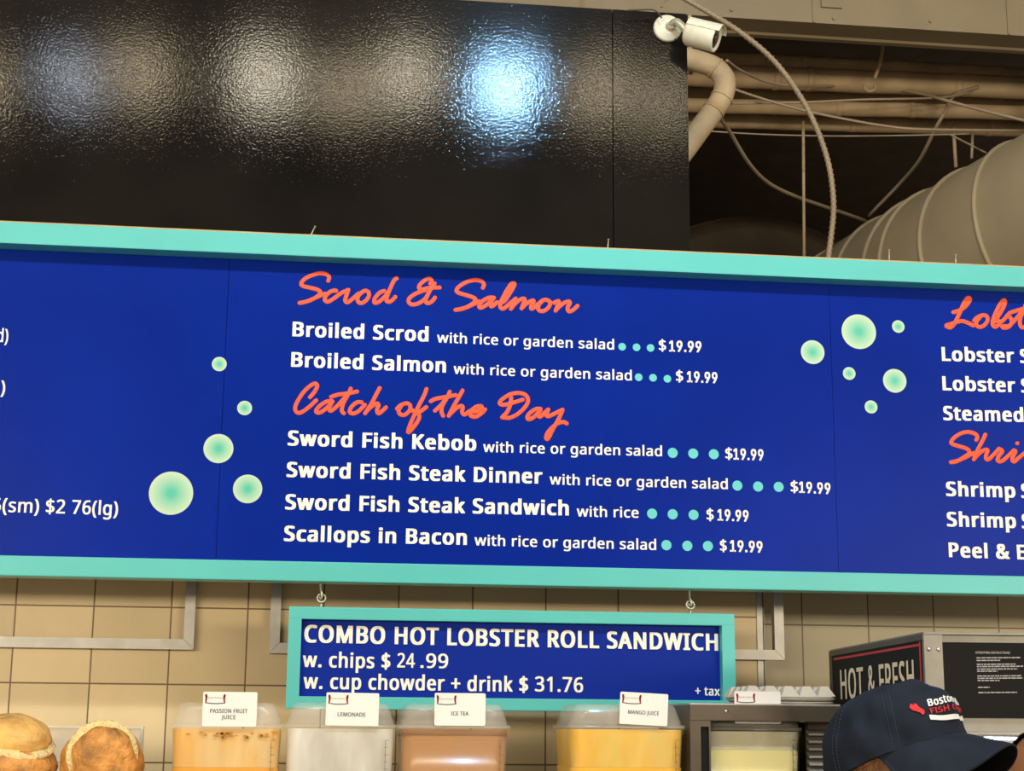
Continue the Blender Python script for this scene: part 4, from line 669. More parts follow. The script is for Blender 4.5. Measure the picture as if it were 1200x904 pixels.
# clevis hanger round the thick pipe
t = thing('pipe_hanger', 'small U shaped hanger holding the thick wrapped pipe', 'hanger', at(1018, 100, 5.4))
a, b = crop([(768, 150), (738, 262)]); MB().tube([Vector((at(a[0], a[1], 5.36).x, 5.36, 4.27)), at(a[0], a[1], 5.36), at(*crop([(760, 195)])[0], 5.34), at(b[0]+2, b[1]-8, 5.36)], .0065, 8).build('rod', M['pipe'], t)
c = at(1019, 101.5, 5.36); MB().tube([c+Vector((math.cos(q)*.02, 0, math.sin(q)*.018)) for q in [PI*.9+(1.2*PI)*i/16 for i in range(17)]], .006, 8).build('clevis', M['duct'], t)
# big duct
DC = [(985, 400, 6.7), (1028, 370, 6.3), (1085, 342, 5.9), (1150, 312, 5.5), (1240, 268, 5.1), (1360, 210, 4.75), (1640, 90, 4.45)]
dp = spline([at(*p) for p in DC], 8); DR = .345
t = thing('ventilation_duct', 'big round beige duct rising to the right behind the sign', 'duct', dp[16])
MB().tube(dp, DR, 48).build('duct_wall', M['duct'], t)
def ring(i, rr=.009, tilt=0.0, lab='raised_band'):
    c = dp[i]; u = (dp[min(i+1, len(dp)-1)]-dp[max(i-1, 0)]).normalized(); a = (Z-u*u.z).normalized(); b = u.cross(a)
    MB().tube([c+(a*math.cos(q)+b*math.sin(q))*(DR+.002)+u*tilt*math.sin(q) for q in [2*PI*k/56 for k in range(57)]], rr, 8).build(lab, M['duct'], t)
for i, tl in ((6, 0), (14, 0), (19, 0), (21, .03), (26, .02), (31, .02), (37, .02), (42, .02)): ring(i, .009, tl)
# dark drum behind
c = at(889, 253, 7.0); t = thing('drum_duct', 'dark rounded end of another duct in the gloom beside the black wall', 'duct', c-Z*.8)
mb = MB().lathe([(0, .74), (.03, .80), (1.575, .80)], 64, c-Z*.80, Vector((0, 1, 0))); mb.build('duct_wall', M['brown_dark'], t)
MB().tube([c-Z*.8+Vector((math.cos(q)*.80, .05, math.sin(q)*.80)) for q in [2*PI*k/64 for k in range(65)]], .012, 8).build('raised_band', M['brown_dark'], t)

# ------------------------------------------------------------------ security camera
sc_ = thing('security_camera', 'white bullet security camera screwed to the top corner of the black wall', 'camera', at(781, 34, Y_FASCIA))
kf = mpp(Y_FASCIA); c0 = at(781.5, 34.5, Y_FASCIA)+NF*.003
MB().lathe([(-.003, .0395), (.006, .0395), (.011, .036), (.012, .024), (.016, .020)], 40, c0, NF).build('mount_plate', M['camwhite'], sc_)
for px, py in ((770, 32), (790.5, 45.2), (787, 22)):
    p = at(px, py, Y_FASCIA-.0105); MB().lathe([(0, .0042), (.001, .0042)], 14, p, NF).build('screw_hole', M['lens'], sc_)
ax = (RIGHT*.88-UP*.30-FWD*.36).normalized()
b0 = at(803.5, 36.5, Y_FASCIA-.062)
MB().tube(spline([c0+NF*.010, c0+NF*.03+RIGHT*.006, c0+NF*.046+RIGHT*.018, b0+ax*.004], 6), .0105, 14).build('arm', M['hookmetal'], sc_)
MB().lathe([(0, .012), (.012, .013), (.02, .0105)], 18, c0+NF*.018+RIGHT*.003, (NF+RIGHT*.5)).build('ball_joint', M['camwhite'], sc_)
R_ = .0385; Lb = .092
bd = MB().lathe([(0, R_*.55), (.004, R_*.85), (.012, R_), (Lb-.004, R_), (Lb, R_*.98), (Lb, R_*.80), (Lb-.006, R_*.72)], 44, b0, ax).build('housing', M['camwhite'], sc_)
MB().lathe([(Lb-.0055, R_*.71), (Lb-.004, R_*.70)], 40, b0, ax).build('front_glass', M['lens'], sc_)
MB().lathe([(Lb-.0045, R_*.33), (Lb+.001, R_*.30)], 24, b0, ax).build('lens', M['dark_steel'], sc_)
e1 = (UP-ax*ax.dot(UP)).normalized(); e2 = ax.cross(e1)
MB().grid(lambda u, v: b0+ax*(.008+v*(Lb+.004))+(e1*math.cos((u-.5)*2.3)+e2*math.sin((u-.5)*2.3))*(R_+.0022), 20, 4).build('sun_shield', M['camwhite'], sc_)

# ------------------------------------------------------------------ counter, drinks
ZC = 1.30
struct_c = MB().box((-2.6, 3.15, ZC-.04), (3.2, Y_WALL-.004, ZC), .004)
ctr = thing('counter', 'long counter below the tiled wall carrying bread and drinks', 'counter', (.2, 3.7, 0))
struct_c.build('worktop', M['counter'], ctr); MB().box((-2.55, 3.22, 0), (3.15, Y_WALL-.01, ZC-.04)).build('base', M['dark_steel'], ctr)
YF = 3.57; KF = mpp(YF)
def rrect(w_, d_, r, seg=5):
    o = []
    for cx, cy_, a0 in ((w_/2-r, d_/2-r, 0), (-w_/2+r, d_/2-r, PI/2), (-w_/2+r, -d_/2+r, PI), (w_/2-r, -d_/2+r, 1.5*PI)):
        for i in range(seg+1):
            a = a0+PI/2*i/seg; o.append((cx+r*math.cos(a), cy_+r*math.sin(a)))
    return o
def loft(mb, c, rings, cap0=True, cap1=True):          # rings: (z, width, depth, radius)
    b0 = len(mb.v); n = 24
    for z, w_, d_, r in rings:
        for x, y in rrect(w_, d_, r): mb.v.append(Vector((c[0]+x, c[1]+y, z)))
    for j in range(len(rings)-1):
        for i in range(n):
            a = b0+j*n+i; b = b0+j*n+(i+1) % n; mb.f.append([a, b, b+n, a+n]); mb.sm.append(True)
    if cap0: mb.f.append([b0+i for i in range(n)][::-1]); mb.sm.append(False)
    if cap1: mb.f.append([b0+(len(rings)-1)*n+i for i in range(n)]); mb.sm.append(False)
    return mb
def container(lab, pxl, pxr, yfl, film, liquid, ylev, resid=False, YF=3.57):
    A = at(pxl, yfl, YF); B = at(pxr, yfl, YF); W = (B-A).length; cx = (A.x+B.x)/2; zf = A.z; c = (cx, YF+W/2)
    t = thing('drink_container', lab, 'drink container', (cx, c[1], ZC), 'lidded drink containers')
    W1 = W-.008
    mb = MB(); loft(mb, c, [(ZC+.001, W1*.90, W1*.90, .03), (ZC+.012, W1*.93, W1*.93, .035), (zf-.016, W1, W1, .032), (zf-.012, W, W, .034), (zf-.002, W, W, .034)], True, False)
    mb.build('tub', M['tub'], t)
    mb = MB(); loft(mb, c, [(zf-.0015, W+.003, W+.003, .035), (zf+.005, W+.003, W+.003, .035), (zf+.006, W*.955, W*.955, .035), (zf+.012, W*.95, W*.95, .035), (zf+.044, W*.862, W*.862, .03), (zf+.049, W*.835, W*.835, .028), (zf+.0505, W*.78, W*.78, .02)], False, True)
    mb.build('lid', M['lid'], t)
    zl = at((pxl+pxr)/2, ylev, YF).z
    if ylev < 912: loft(MB(), c, [(zl, W1*.955, W1*.955, .03), (zf-.016, W1*.985, W1*.985, .03), (zf-.004, W1*.985, W1*.985, .03)], False, False).build('juice_film', M[film], t)
    else: loft(MB(), c, [(ZC+.02, W1*.93, W1*.93, .03), (zf-.016, W1*.985, W1*.985, .03), (zf-.004, W1*.985, W1*.985, .03)], False, False).build('juice_film', M[film], t)
    mb = MB(); loft(mb, c, [(ZC+.006, W1*.89, W1*.89, .03), (zl-.0005, W1*.97, W1*.97, .03)]); mb.build('juice', M[liquid], t)
    g = MB(); xg = at(pxr-14, 880, YF).x; yy = YF+.001
    for q in range(6):
        z_ = at(pxr-14, 868+q*8.5, YF).z; g.box((xg-.002, yy, z_-.0005), (xg+(.008 if q % 2 == 0 else .004), yy+.0012, z_+.0005))
    g.box((xg-.0005, yy, at(pxr, 912, YF).z), (xg+.0005, yy+.001, zf-.03)); g.build('measuring_marks', M['grey_dark'], t)
    if resid:
        rs = MB(); rnd = random.Random(3)
        for q in range(26):
            p = at(pxl+72+rnd.gauss(0, 22), 859+abs(rnd.gauss(0, 3.5)), YF+.002); r = rnd.uniform(.002, .006)
            rs.add([p+Vector((math.cos(i*PI/5)*r*rnd.uniform(.7, 1.5), -.0015, math.sin(i*PI/5)*r*rnd.uniform(.5, .9))) for i in range(10)], [tuple(range(10))])
        rs.build('pulp_residue', M['pulp'], t)
    return t, zf
M['tray_pale'] = mat('moulded_tray', (.62, .57, .48), .8, var=.08)
M['grey_dark'] = mat('mark_ink', (.10, .09, .08), .6)
M['pulp'] = mat('fruit_pulp', (.50, .23, .03), .4)
container('lidded tub of orange passion fruit juice beside the bread', 198, 331.5, 851.5, 'film_peach', 'liq_passion', 900, True)
container('lidded tub of clear cloudy lemonade, second tub from the bread', 332.5, 465.5, 851.5, 'film_clear', 'liq_lemon', 925)
container('lidded tub filled with brown ice tea', 465.5+1.8, 600, 852.5, 'film_tea', 'liq_tea', 862)
container('lidded tub of yellow mango juice beside the dark steel rack', 667, 806, 852.5, 'film_mango', 'liq_mango', 900)
container('tub of pale lemonade standing inside the dark steel rack', 813, 943.5, 855, 'film_lemon', 'liq_pale', 879, YF=3.605)
def card(lab, l, tp, r, b, words, Y=None, rot=0.0):
    Y = Y or YF-.006; k = mpp(Y); cx, cz = at((l+r)/2, (tp+b)/2, Y).x, at((l+r)/2, (tp+b)/2, Y).z; w_ = (r-l)*k; h_ = (b-tp)*k
    t = thing('name_card', lab, 'card', (cx, Y, cz-h_/2), 'drink name cards')
    R2 = Matrix.Translation((cx, Y, cz)) @ Matrix.Rotation(rot, 4, 'Y') @ Matrix.Translation((-cx, -Y, -cz))
    mb = MB(); o = [(x, y) for x, y in rrect(w_, h_, .003)]
    mb.add([R2 @ Vector((cx+x, Y, cz+y)) for x, y in o]+[R2 @ Vector((cx+x, Y+.0007, cz+y)) for x, y in o], [tuple(range(24)), tuple(range(47, 23, -1))]+[(i, (i+1) % 24, (i+1) % 24+24, i+24) for i in range(24)])
    mb.build('card_sheet', M['card'], t)
    def P(u, v): return R2 @ Vector((cx-w_/2+u*k, Y-.0004, cz+h_/2-v*k))
    up = (R2.to_3x3() @ Z)
    if words:
        mb = MB()
        for txt, u0, u1, v in words: text_between(mb, txt, P(u0, v), P(u1, v), up, 4.3*k, NF, .0002, HUM, .03)
        mb.build('drink_name', M['ink'], t, fix=False)
    for sx in (1, -1):
        mb = MB(); uc = 13.2
        for i in range(7):
            a = -1.1+i*.36; q = [(uc-sx*(10.5-1.2*math.cos(a)*2+1.5*math.cos(a)), 7+4*math.sin(a))]
            u_, v_ = q[0]; s = 1.3-.12*abs(i-2)
            mb.add([P(u_-s, v_-s*.8), P(u_+s, v_-s*.8), P(u_+s*.8, v_+s), P(u_-s*.8, v_+s)], [(0, 1, 2, 3)])
        mb.build('logo_claw', M['red'], t)
    mb = MB()
    text_between(mb, 'Boston & Maine', P(5.5, 7.4), P(21, 7.4), up, 2.0*k, NF, .0002, HUM, .0)
    mb.build('logo_words', M['grey_ink'], t, fix=False)
    mb = MB()
    for i in range(10):
        u0, u1 = 2.4+i*2.2, 2.4+(i+1)*2.2; f = lambda u: 12.6-1.0*((u-13.4)/11)**2
        mb.add([P(u0, f(u0)-.5), P(u1, f(u1)-.5), P(u1, f(u1)+.6), P(u0, f(u0)+.6)], [(0, 1, 2, 3)])
    mb.build('logo_wave', M['ink'], t)
card('white card reading PASSION FRUIT JUICE on the orange tub', 240, 813, 298.5, 850, [('PASSION FRUIT', 8.2, 48.5, 22.6), ('JUICE', 20.6, 36, 29.2)])
card('white card reading LEMONADE on the clear tub', 384, 813.8, 442, 849.5, [('LEMONADE', 13, 43.5, 25.6)], rot=.01)
card('white card reading ICE TEA on the brown tub', 510.7, 814, 567.5, 849.5, [('ICE TEA', 18.5, 38, 24.4)])
card('white card reading MANGO JUICE on the yellow tub', 727, 813.5, 782, 849, [('MANGO JUICE', 9.6, 45, 24)], rot=.045)
card('white card showing only its top edge over the dark steel rack', 861, 811.5, 915, 847.5, None, 3.596)

# ------------------------------------------------------------------ dark steel rack, trays
YR = 3.565; kr = mpp(YR)
rl, rr_ = at(808.5, 830, YR).x, at(985, 830, YR).x; rt = at(900, 825.2, YR).z; rb = at(870, 845.3, YR).z; xin = at(833, 870, YR).x
t = thing('steel_rack', 'dark steel open rack holding the tub of pale lemonade', 'rack', ((rl+rr_)/2, YR+.2, ZC))
MB().box((rl, YR, rb), (rr_, YR+.012, rt-.004), .0015).build('front_rail', M['dark_steel'], t)
MB().box((rl, YR, rt-.004), (rr_, YR+.33, rt), .0012).build('top_plate', M['metal'], t)
xa_, xb_ = at(821.5, 870, YR).x, at(831, 870, YR).x; zs = at(826, 852, YR).z
mb = MB().box((rl, YR+.0003, ZC), (xa_, YR+.012, rb)); mb.box((xa_, YR+.0003, zs), (xb_, YR+.012, rb)); mb.box((xb_, YR+.0003, ZC), (xin, YR+.012, rb)); mb.box((rl, YR+.012, ZC), (rl+.003, YR+.32, rt-.004)); mb.build('post', M['dark_steel'], t)
MB().box((xa_, YR+.007, ZC), (xb_, YR+.0118, zs)).build('slot', M['panelblack'], t)
MB().box((rr_-.005, YR+.0003, ZC), (rr_, YR+.30, rb)).build('post', M['dark_steel'], t)
mb = MB().box((rl+.003, YR+.31, ZC), (rr_, YR+.32, rt-.004)); mb.build('back_panel', M['dark_steel'], t)
mb = MB(); YL = YR+.075; z_ = at(950, 856, YL).z; xl_ = at(946.5, 870, YL).x; MB().box((xl_-.001, YL+.010, ZC+.002), (rr_-.005, YL+.014, rb)).box((xl_-.001, YL-.010, z_+.001), (rr_-.005, YL+.0099, rb)).build('louvre_backing', M['dark_steel'], t)
while z_ > ZC+.01:
    a_, b_ = YL+.009, YL-.010
    mb.add([(xl_, a_, z_), (rr_-.006, a_, z_), (rr_-.006, b_, z_-.007), (xl_, b_, z_-.007), (xl_, a_, z_-.003), (rr_-.006, a_, z_-.003), (rr_-.006, b_, z_-.012), (xl_, b_, z_-.012)], [(0, 1, 2, 3), (4, 5, 6, 7), (2, 3, 7, 6), (0, 1, 5, 4), (0, 3, 7, 4), (1, 2, 6, 5)]); z_ -= .0165
mb.build('louvre', M['metal'], t)
MB().lathe([(0, .0045), (.002, .0042), (.003, .002)], 14, at(851, 833.5, YR), NF).build('screw', M['chrome'], t)
# stack of pleated trays on the rack
YT = YR+.16; kt = mpp(YT); tl, tr = at(873, 815, YT).x, at(979, 815, YT).x
zr0 = rt
for n_, (h0, h1) in enumerate(((0, .008), (.009, .017))):
    mb = MB(); loft(mb, ((tl+tr)/2+.004*n_, YT+.1), [(zr0+h0, (tr-tl)*.94, .19, .02), (zr0+h0+.004, (tr-tl)*.99, .205, .02), (zr0+h1-.001, (tr-tl), .21, .02), (zr0+h1, (tr-tl)*.985, .205, .02)])
    mb.build('tmp', M['tray']); o = C.objects['tmp']; o.name = 'flat_tray'
    top_mesh(o, 'flat grey tray lying directly on the steel rack' if n_ == 0 else 'flat grey tray under the coned tray on the rack', 'tray', 'trays on the rack')
mb = MB(); zq = zr0+.018; cxT = (tl+tr)/2; nx = 5; pt = (tr-tl)/nx
loft(mb, (cxT, YT+.1), [(zq, (tr-tl)*.99, .205, .015), (zq+.003, (tr-tl)*.99, .205, .015)])
for a in range(nx):
    for b in range(4):
        x_, y_ = tl+pt*(a+.5), YT+.1-.1025+.205/4*(b+.5); h0, h1 = pt*.49, pt*.20
        q = [(x_-h0, y_-.0245, zq+.003), (x_+h0, y_-.0245, zq+.003), (x_+h0, y_+.0245, zq+.003), (x_-h0, y_+.0245, zq+.003), (x_-h1, y_-.010, zq+.026), (x_+h1, y_-.010, zq+.026), (x_+h1, y_+.010, zq+.026), (x_-h1, y_+.010, zq+.026)]
        mb.add(q, [(0, 1, 5, 4), (1, 2, 6, 5), (2, 3, 7, 6), (3, 0, 4, 7), (4, 5, 6, 7)])
top_mesh(mb.build('cone_tray', M['tray_pale']), 'pale moulded tray with rows of blunt cones on top of the tray stack', 'tray', 'trays on the rack')

# ------------------------------------------------------------------ bread in its clear bin
YBR = 3.66; kb = mpp(YBR); zbr = at(120, 931, YBR).z
bl, br_ = at(-75, 880, 3.9).x, at(167.5, 880, 3.9).x
t = thing('display_bin', 'clear plastic bin behind and under the two bread bowls', 'bin', ((bl+br_)/2, 3.74, ZC))
ztp = at(120, 851.5, 3.90).z
MB().box((bl, 3.895, ZC), (br_, 3.900, ztp)).build('back_wall', M['acrylic'], t)
mb = MB().box((bl, 3.889, ztp-.004), (br_, 3.902, ztp)); mb.box((br_-.005, 3.888, ZC), (br_, 3.902, ztp)); mb.build('rim', M['acrylic_edge'], t)
MB().add([(br_-.004, 3.90, ZC), (br_-.004, 3.90, ztp), (br_-.004, 3.52, zbr-.03), (br_-.004, 3.52, ZC), (br_, 3.90, ZC), (br_, 3.90, ztp), (br_, 3.52, zbr-.03), (br_, 3.52, ZC)], [(0, 1, 2, 3), (4, 5, 6, 7), (0, 1, 5, 4), (1, 2, 6, 5), (2, 3, 7, 6), (3, 0, 4, 7)]).build('side_wall', M['acrylic'], t)
MB().box((bl, 3.52, ZC+.001), (br_-.006, 3.888, zbr-.001), .003).build('base', M['case_white'], t)
def blob(fn, nu=48, nv=28): return MB().grid(lambda u, v: fn(u*2*PI, v*PI), nu, nv, True)
def boule(lab, cpx, cpy, rpx, hpx, lidc, lidr, lidax, seed, m):
    c = at(cpx, cpy, YBR); t = thing('bread_bowl', lab, 'bread', (c.x, c.y, zbr), 'round bread bowls'); R = rpx*kb; H = c.z-zbr
    def f(a, p):
        d = Vector((math.sin(p)*math.cos(a), math.sin(p)*math.sin(a), math.cos(p))); n = noise.noise(d*2.2+Vector((seed, 0, 0)))*.07+noise.noise(d*6+Vector((seed, 3, 0)))*.02
        q = Vector((d.x*R*(1+n), d.y*R*(1+n), d.z*(hpx*kb if d.z > 0 else H)*(1+n*.6))); q.z = max(q.z, -H+.001)
        return c+q
    blob(f).build('crust', M['crust'], t)
    lc = Vector(lidc); ax_ = Vector(lidax).normalized(); e1_ = (X-ax_*ax_.x).normalized(); e2_ = ax_.cross(e1_); lr, lh = lidr
    def g(a, p):
        d = Vector((math.sin(p)*math.cos(a), math.sin(p)*math.sin(a), math.cos(p))); n = noise.noise(d*2.5+Vector((seed+9, 0, 0)))*.09+noise.noise(d*7+Vector((seed+5, 3, 0)))*.03
        return lc+(e1_*d.x*lr*1.12+e2_*d.y*lr)*(1+n)+ax_*d.z*(lh if d.z > 0 else lh*.35)*(1+n)
    blob(g).build('top_slice', m, t)
    # the cut crumb face under the slice
    def h(a, p):
        d = Vector((math.sin(p)*math.cos(a), math.sin(p)*math.sin(a), math.cos(p))); n = noise.noise(d*9+Vector((seed+2, 0, 0)))*.05
        return lc-ax_*lh*.30+(e1_*d.x*lr*1.30+e2_*d.y*lr*1.24)*(1+n)+ax_*d.z*lh*.38*(1+n)
    blob(h).build('crumb', M['crumb'], t)['label'] = 'pale torn crumb'
    return t
c2 = at(121, 890, YBR)
boule('round bread bowl in front of the clear bin, beside the passion fruit tub', 119, 896, 44, 44, c2+Vector((.006, -.062, .010)), (.058, .030), (.25, -.9, -.10), 4.0, M['crust'])
c1 = at(20, 866, YBR)
boule('round bread bowl at the left edge with its pale top set on', 12, 897, 49, 26, c1+Vector((.000, -.02, .004)), (.066, .044), (.18, -.35, .9), 1.5, M['crust_pale'])

# ------------------------------------------------------------------ hot food cabinet
K = atd(1082, 740.5, 3.2)
va = math.radians(-2.9); rh = Vector((cy, -sy, 0)); fh = Vector((sy, cy, 0))
vv = fh*math.cos(va)+rh*math.sin(va); uu = rh*math.cos(va)-fh*math.sin(va)
def hc(u, v, z): return K+uu*u+vv*v+Z*z
def hbox(mb, lo, hi, bev=0.0):
    mt = Matrix.Translation(K) @ Matrix((uu, vv, Z)).transposed().to_4x4(); return mb.box(lo, hi, bev, mt)
HH = K.z-ZC; DV, WU = .76, .62; kk = 3.2/FPX
t = thing('hot_food_cabinet', 'steel hot food cabinet lit inside, behind the person in the navy cap', 'cabinet', hc(WU/2, DV/2, -HH))
mb = MB(); hbox(mb, (.004, .01, -.197), (WU, DV, -.004)); mb.build('header', M['cabinet_steel'], t)
mb = MB(); hbox(mb, (0, 0, -.006), (WU, DV, 0), .002); mb.build('top_plate', M['cabinet_steel'], t)
mb = MB(); hbox(mb, (0, 0, -HH), (.037, .012, -.006), .001); mb.build('corner_post', M['cabinet_steel'], t)
mb = MB(); hbox(mb, (WU-.037, 0, -HH), (WU, .012, -.006), .001); mb.build('corner_post', M['cabinet_steel'], t)
mb = MB(); hbox(mb, (.037, .002, -.166), (WU-.037, .009, -.020)); cpn = mb.build('control_panel', M['panelblack'], t)
mb = MB(); hbox(mb, (0, .014, -HH), (.003, DV-.01, -.008)); sp2 = mb.build('side_panel', M['panelblack'], t)
def SP(v, z): return hc(-.0008, v, z)
mb = MB()
for a, b in (((.03, -.022), (.72, -.027)), ((.020, -.018), (.030, -HH+.05))):
    mb.add([SP(a[0], a[1]), SP(b[0], a[1]), SP(b[0], b[1]), SP(a[0], b[1])], [(0, 1, 2, 3)])
mb.build('red_border', M['red'], sp2)
mb = MB()
for w_, va_, vb_ in (('HOT', .66, .455), ('&', .415, .36), ('FRESH', .325, .07)):
    text_between(mb, w_, SP(va_, -.120), SP(vb_, -.120), Z, .068, -uu, .0006, HUM, .035, .02)
mb.build('lettering', M['cream'], sp2, fix=False)['label'] = 'cream lettering HOT & FRESH'
mb = MB()
def CP(px, py): return hc((px-1082)*kk, .0012, -(py-740.5-(px-1082)*.017)*kk)
text_between(mb, 'OPERATING INSTRUCTIONS', CP(1143, 766.5), CP(1184, 767), Z, 2.6*kk, -vv, .0006, HUM, .03)
rnd = random.Random(5)
for y_, x1_ in ((772, 1196), (775, 1172), (779.5, 1190), (782, 1199), (785, 1192), (787.5, 1168), (793, 1196), (795.6, 1198), (798.2, 1170), (806, 1158), (812, 1190)):
    x_ = 1144.0
    while x_ < x1_:
        l_ = rnd.uniform(2.0, 6.5); e_ = min(x_+l_, x1_); mb.add([CP(x_, y_), CP(e_, y_), CP(e_, y_-1.3), CP(x_, y_-1.3)], [(0, 1, 2, 3)]); x_ += l_+.9
mb.build('instructions', M['card_grey'] if 'card_grey' in M else M['grey_ink'], cpn, fix=False)
for z0_, z1_, m_ in ((-.199, -.192, 'chrome'), (-.218, -.208, 'chrome')):
    mb = MB(); hbox(mb, (.037, -.006, z0_), (WU-.037, .006, z1_), .002); mb.build('chrome_rail', M[m_], t)
mb = MB(); hbox(mb, (.004, DV-.02, -HH), (WU, DV, -.2)); hbox(mb, (.02, .02, -HH), (WU, DV-.02, -HH+.02)); hbox(mb, (WU-.01, .012, -HH), (WU, DV, -.2)); mb.build('liner', M['case_white'], t)
mb = MB()
for u_, z_ in ((.014, -.034), (.029, -.034)): mb = MB().lathe([(0, .0042), (.0015, .004), (.0028, .002)], 14, hc(u_ if u_ > .02 else .010, -.0005, z_), -vv); mb.build('rivet', M['chrome'], t)
mb = MB(); hbox(mb, (-.002, .0, -.016), (.0, DV, -.004)); hbox(mb, (-.002, DV-.02, -HH), (.0, DV, -.016)); mb.build('side_trim', M['dark_steel'], t)
lmp = MB().tube([hc(.08, .12, -.212), hc(WU-.08, .12, -.212)], .009, 12); lmp.build('lamp_tube', M['lamp_on'], t)

# ------------------------------------------------------------------ people
def fuse(shapes, voxel, smooth=3):
    # tapered limbs and ellipsoids melted into one continuous surface; returns an MB
    mb = MB()
    for s in shapes:
        if s[0] == 'e':
            _, c, rx, ry, rz, mtx = s
            mb.grid(lambda u, v: c+mtx @ Vector((rx*math.sin(v*PI)*math.cos(u*2*PI), ry*math.sin(v*PI)*math.sin(u*2*PI), rz*math.cos(v*PI))), 24, 16, True)
        else:
            _, a, b, ra, rb = s
            n = 5; L = (b-a).length; u = (b-a).normalized(); pts = []; rad = []
            for i in range(n): th = PI/2*i/n; pts.append(a-u*ra*math.cos(th)); rad.append(max(.0008, ra*math.sin(th)))
            pts.append(a); rad.append(ra); pts.append(b); rad.append(rb)
            for i in range(1, n+1): th = PI/2*i/n; pts.append(b+u*rb*math.sin(th)); rad.append(max(.0008, rb*math.cos(th)))
            it = iter(range(10**6)); q = len(pts)-1
            mb.tube(pts, lambda f: rad[round(f*q)], 16)
    me = bpy.data.meshes.new('tmp'); me.from_pydata(mb.v, [], mb.f); o = bpy.data.objects.new('tmp', me); C.objects.link(o)
    md = o.modifiers.new('r', 'REMESH'); md.mode = 'VOXEL'; md.voxel_size = voxel
    m2 = bpy.data.meshes.new_from_object(o.evaluated_get(bpy.context.evaluated_depsgraph_get()))
    bm = bmesh.new(); bm.from_mesh(m2)
    for _ in range(smooth): bmesh.ops.smooth_vert(bm, verts=bm.verts, factor=.5, use_axis_x=True, use_axis_y=True, use_axis_z=True)
    out = MB().frombm(bm, None, True); bpy.data.objects.remove(o); bpy.data.meshes.remove(me); bpy.data.meshes.remove(m2)
    return out
def person(label, foot, F, N, H, skin, shirt, tilt, name='person'):
    # foot: point on the floor under the head; F forward, N to the person's right, H standing height
    k = H/1.70; I3 = Matrix((F, N, Z)).transposed()
    def P(f, n, u): return foot+(F*f+N*n+Z*u)*k
    t = thing('person', label, 'person', foot)
    hc_ = P(.02, 0, 1.575)
    T = Matrix.Rotation(-tilt, 3, N)                     # nod of the head about the ear-to-ear axis
    def Hd(f, n, u): return hc_+T @ ((F*f+N*n+Z*u)*k)
    hm = T @ I3
    S = [('e', Hd(-.012, 0, .035), .098*k, .077*k, .092*k, hm), ('e', Hd(.018, 0, -.035), .074*k, .062*k, .085*k, hm), ('e', Hd(.040, 0, -.088), .040*k, .038*k, .030*k, hm),
         ('c', Hd(.088, 0, .012), Hd(.104, 0, -.028), .009*k, .013*k), ('e', Hd(.098, .010, -.034), .009*k, .009*k, .007*k, hm), ('e', Hd(.098, -.010, -.034), .009*k, .009*k, .007*k, hm),
         ('c', Hd(.078, .040, .020), Hd(.084, -.0, .022), .010*k, .010*k), ('c', Hd(.078, -.040, .020), Hd(.084, 0, .022), .010*k, .010*k),
         ('e', Hd(.062, .042, -.025), .02*k, .022*k, .02*k, hm), ('e', Hd(.062, -.042, -.025), .02*k, .022*k, .02*k, hm),
         ('e', Hd(-.008, .079, -.01), .020*k, .008*k, .032*k, hm), ('e', Hd(-.008, -.079, -.01), .020*k, .008*k, .032*k, hm),
         ('c', Hd(-.02, 0, -.06), P(-.02, 0, 1.38), .056*k, .062*k),
         ('c', P(-.015, .06, 1.385), P(-.02, .165, 1.365), .055*k, .05*k), ('c', P(-.015, -.06, 1.385), P(-.02, -.165, 1.365), .055*k, .05*k),
         ('e', P(-.01, 0, 1.22), .115*k, .165*k, .20*k, I3), ('e', P(0, 0, 1.02), .105*k, .14*k, .16*k, I3), ('e', P(-.01, 0, .90), .115*k, .165*k, .12*k, I3)]
    for s in (1, -1):
        sh, el, wr = P(-.02, .185*s, 1.35), P(-.03, .225*s, 1.06), P(.10, .225*s, .84)
        S += [('c', sh, el, .048*k, .038*k), ('c', el, wr, .038*k, .025*k)]
        pa = P(.125, .222*s, .775); S += [('c', wr, pa, .026*k, .032*k)]
        for j, (dn, ln) in enumerate(((-.027, .062), (-.009, .072), (.009, .068), (.026, .052))):
            b0_ = pa+(F*(.012)+N*dn)*k; b1_ = b0_+(F*.012-Z*ln*.6)*k; b2_ = b1_+(-F*.012-Z*ln*.5)*k
            S += [('c', b0_, b1_, .0095*k, .009*k), ('c', b1_, b2_, .009*k, .0075*k)]
        S += [('c', wr+(F*.015-N*.015*s)*k, wr+(F*.042-N*.03*s-Z*.04)*k, .012*k, .010*k), ('c', wr+(F*.042-N*.03*s-Z*.04)*k, wr+(F*.042-N*.03*s-Z*.07)*k, .0095*k, .008*k)]
        hp_, kn, an = P(0, .09*s, .90), P(.01, .10*s, .49), P(-.015, .10*s, .085)
        S += [('c', hp_, kn, .082*k, .056*k), ('c', kn, an, .054*k, .037*k), ('c', an, P(.10, .11*s, .045), .038*k, .03*k)]
    fuse(S, .0065*k, 4).build('body', skin, t)
    V = []
    V += [('e', P(-.01, 0, 1.22), .127*k, .178*k, .205*k, I3), ('e', P(0, 0, 1.03), .120*k, .158*k, .2*k, I3), ('e', P(-.01, 0, .90), .128*k, .18*k, .10*k, I3), ('c', P(-.015, .03, 1.375), P(-.02, .17, 1.362), .065*k, .062*k), ('c', P(-.015, -.03, 1.375), P(-.02, -.17, 1.362), .065*k, .062*k)]
    for s in (1, -1): V += [('c', P(-.02, .185*s, 1.35), P(-.028, .215*s, 1.14), .060*k, .056*k)]
    fuse(V, .011*k, 3).build('shirt', shirt, t)
    V = [('e', P(-.01, 0, .885), .124*k, .175*k, .11*k, I3)]
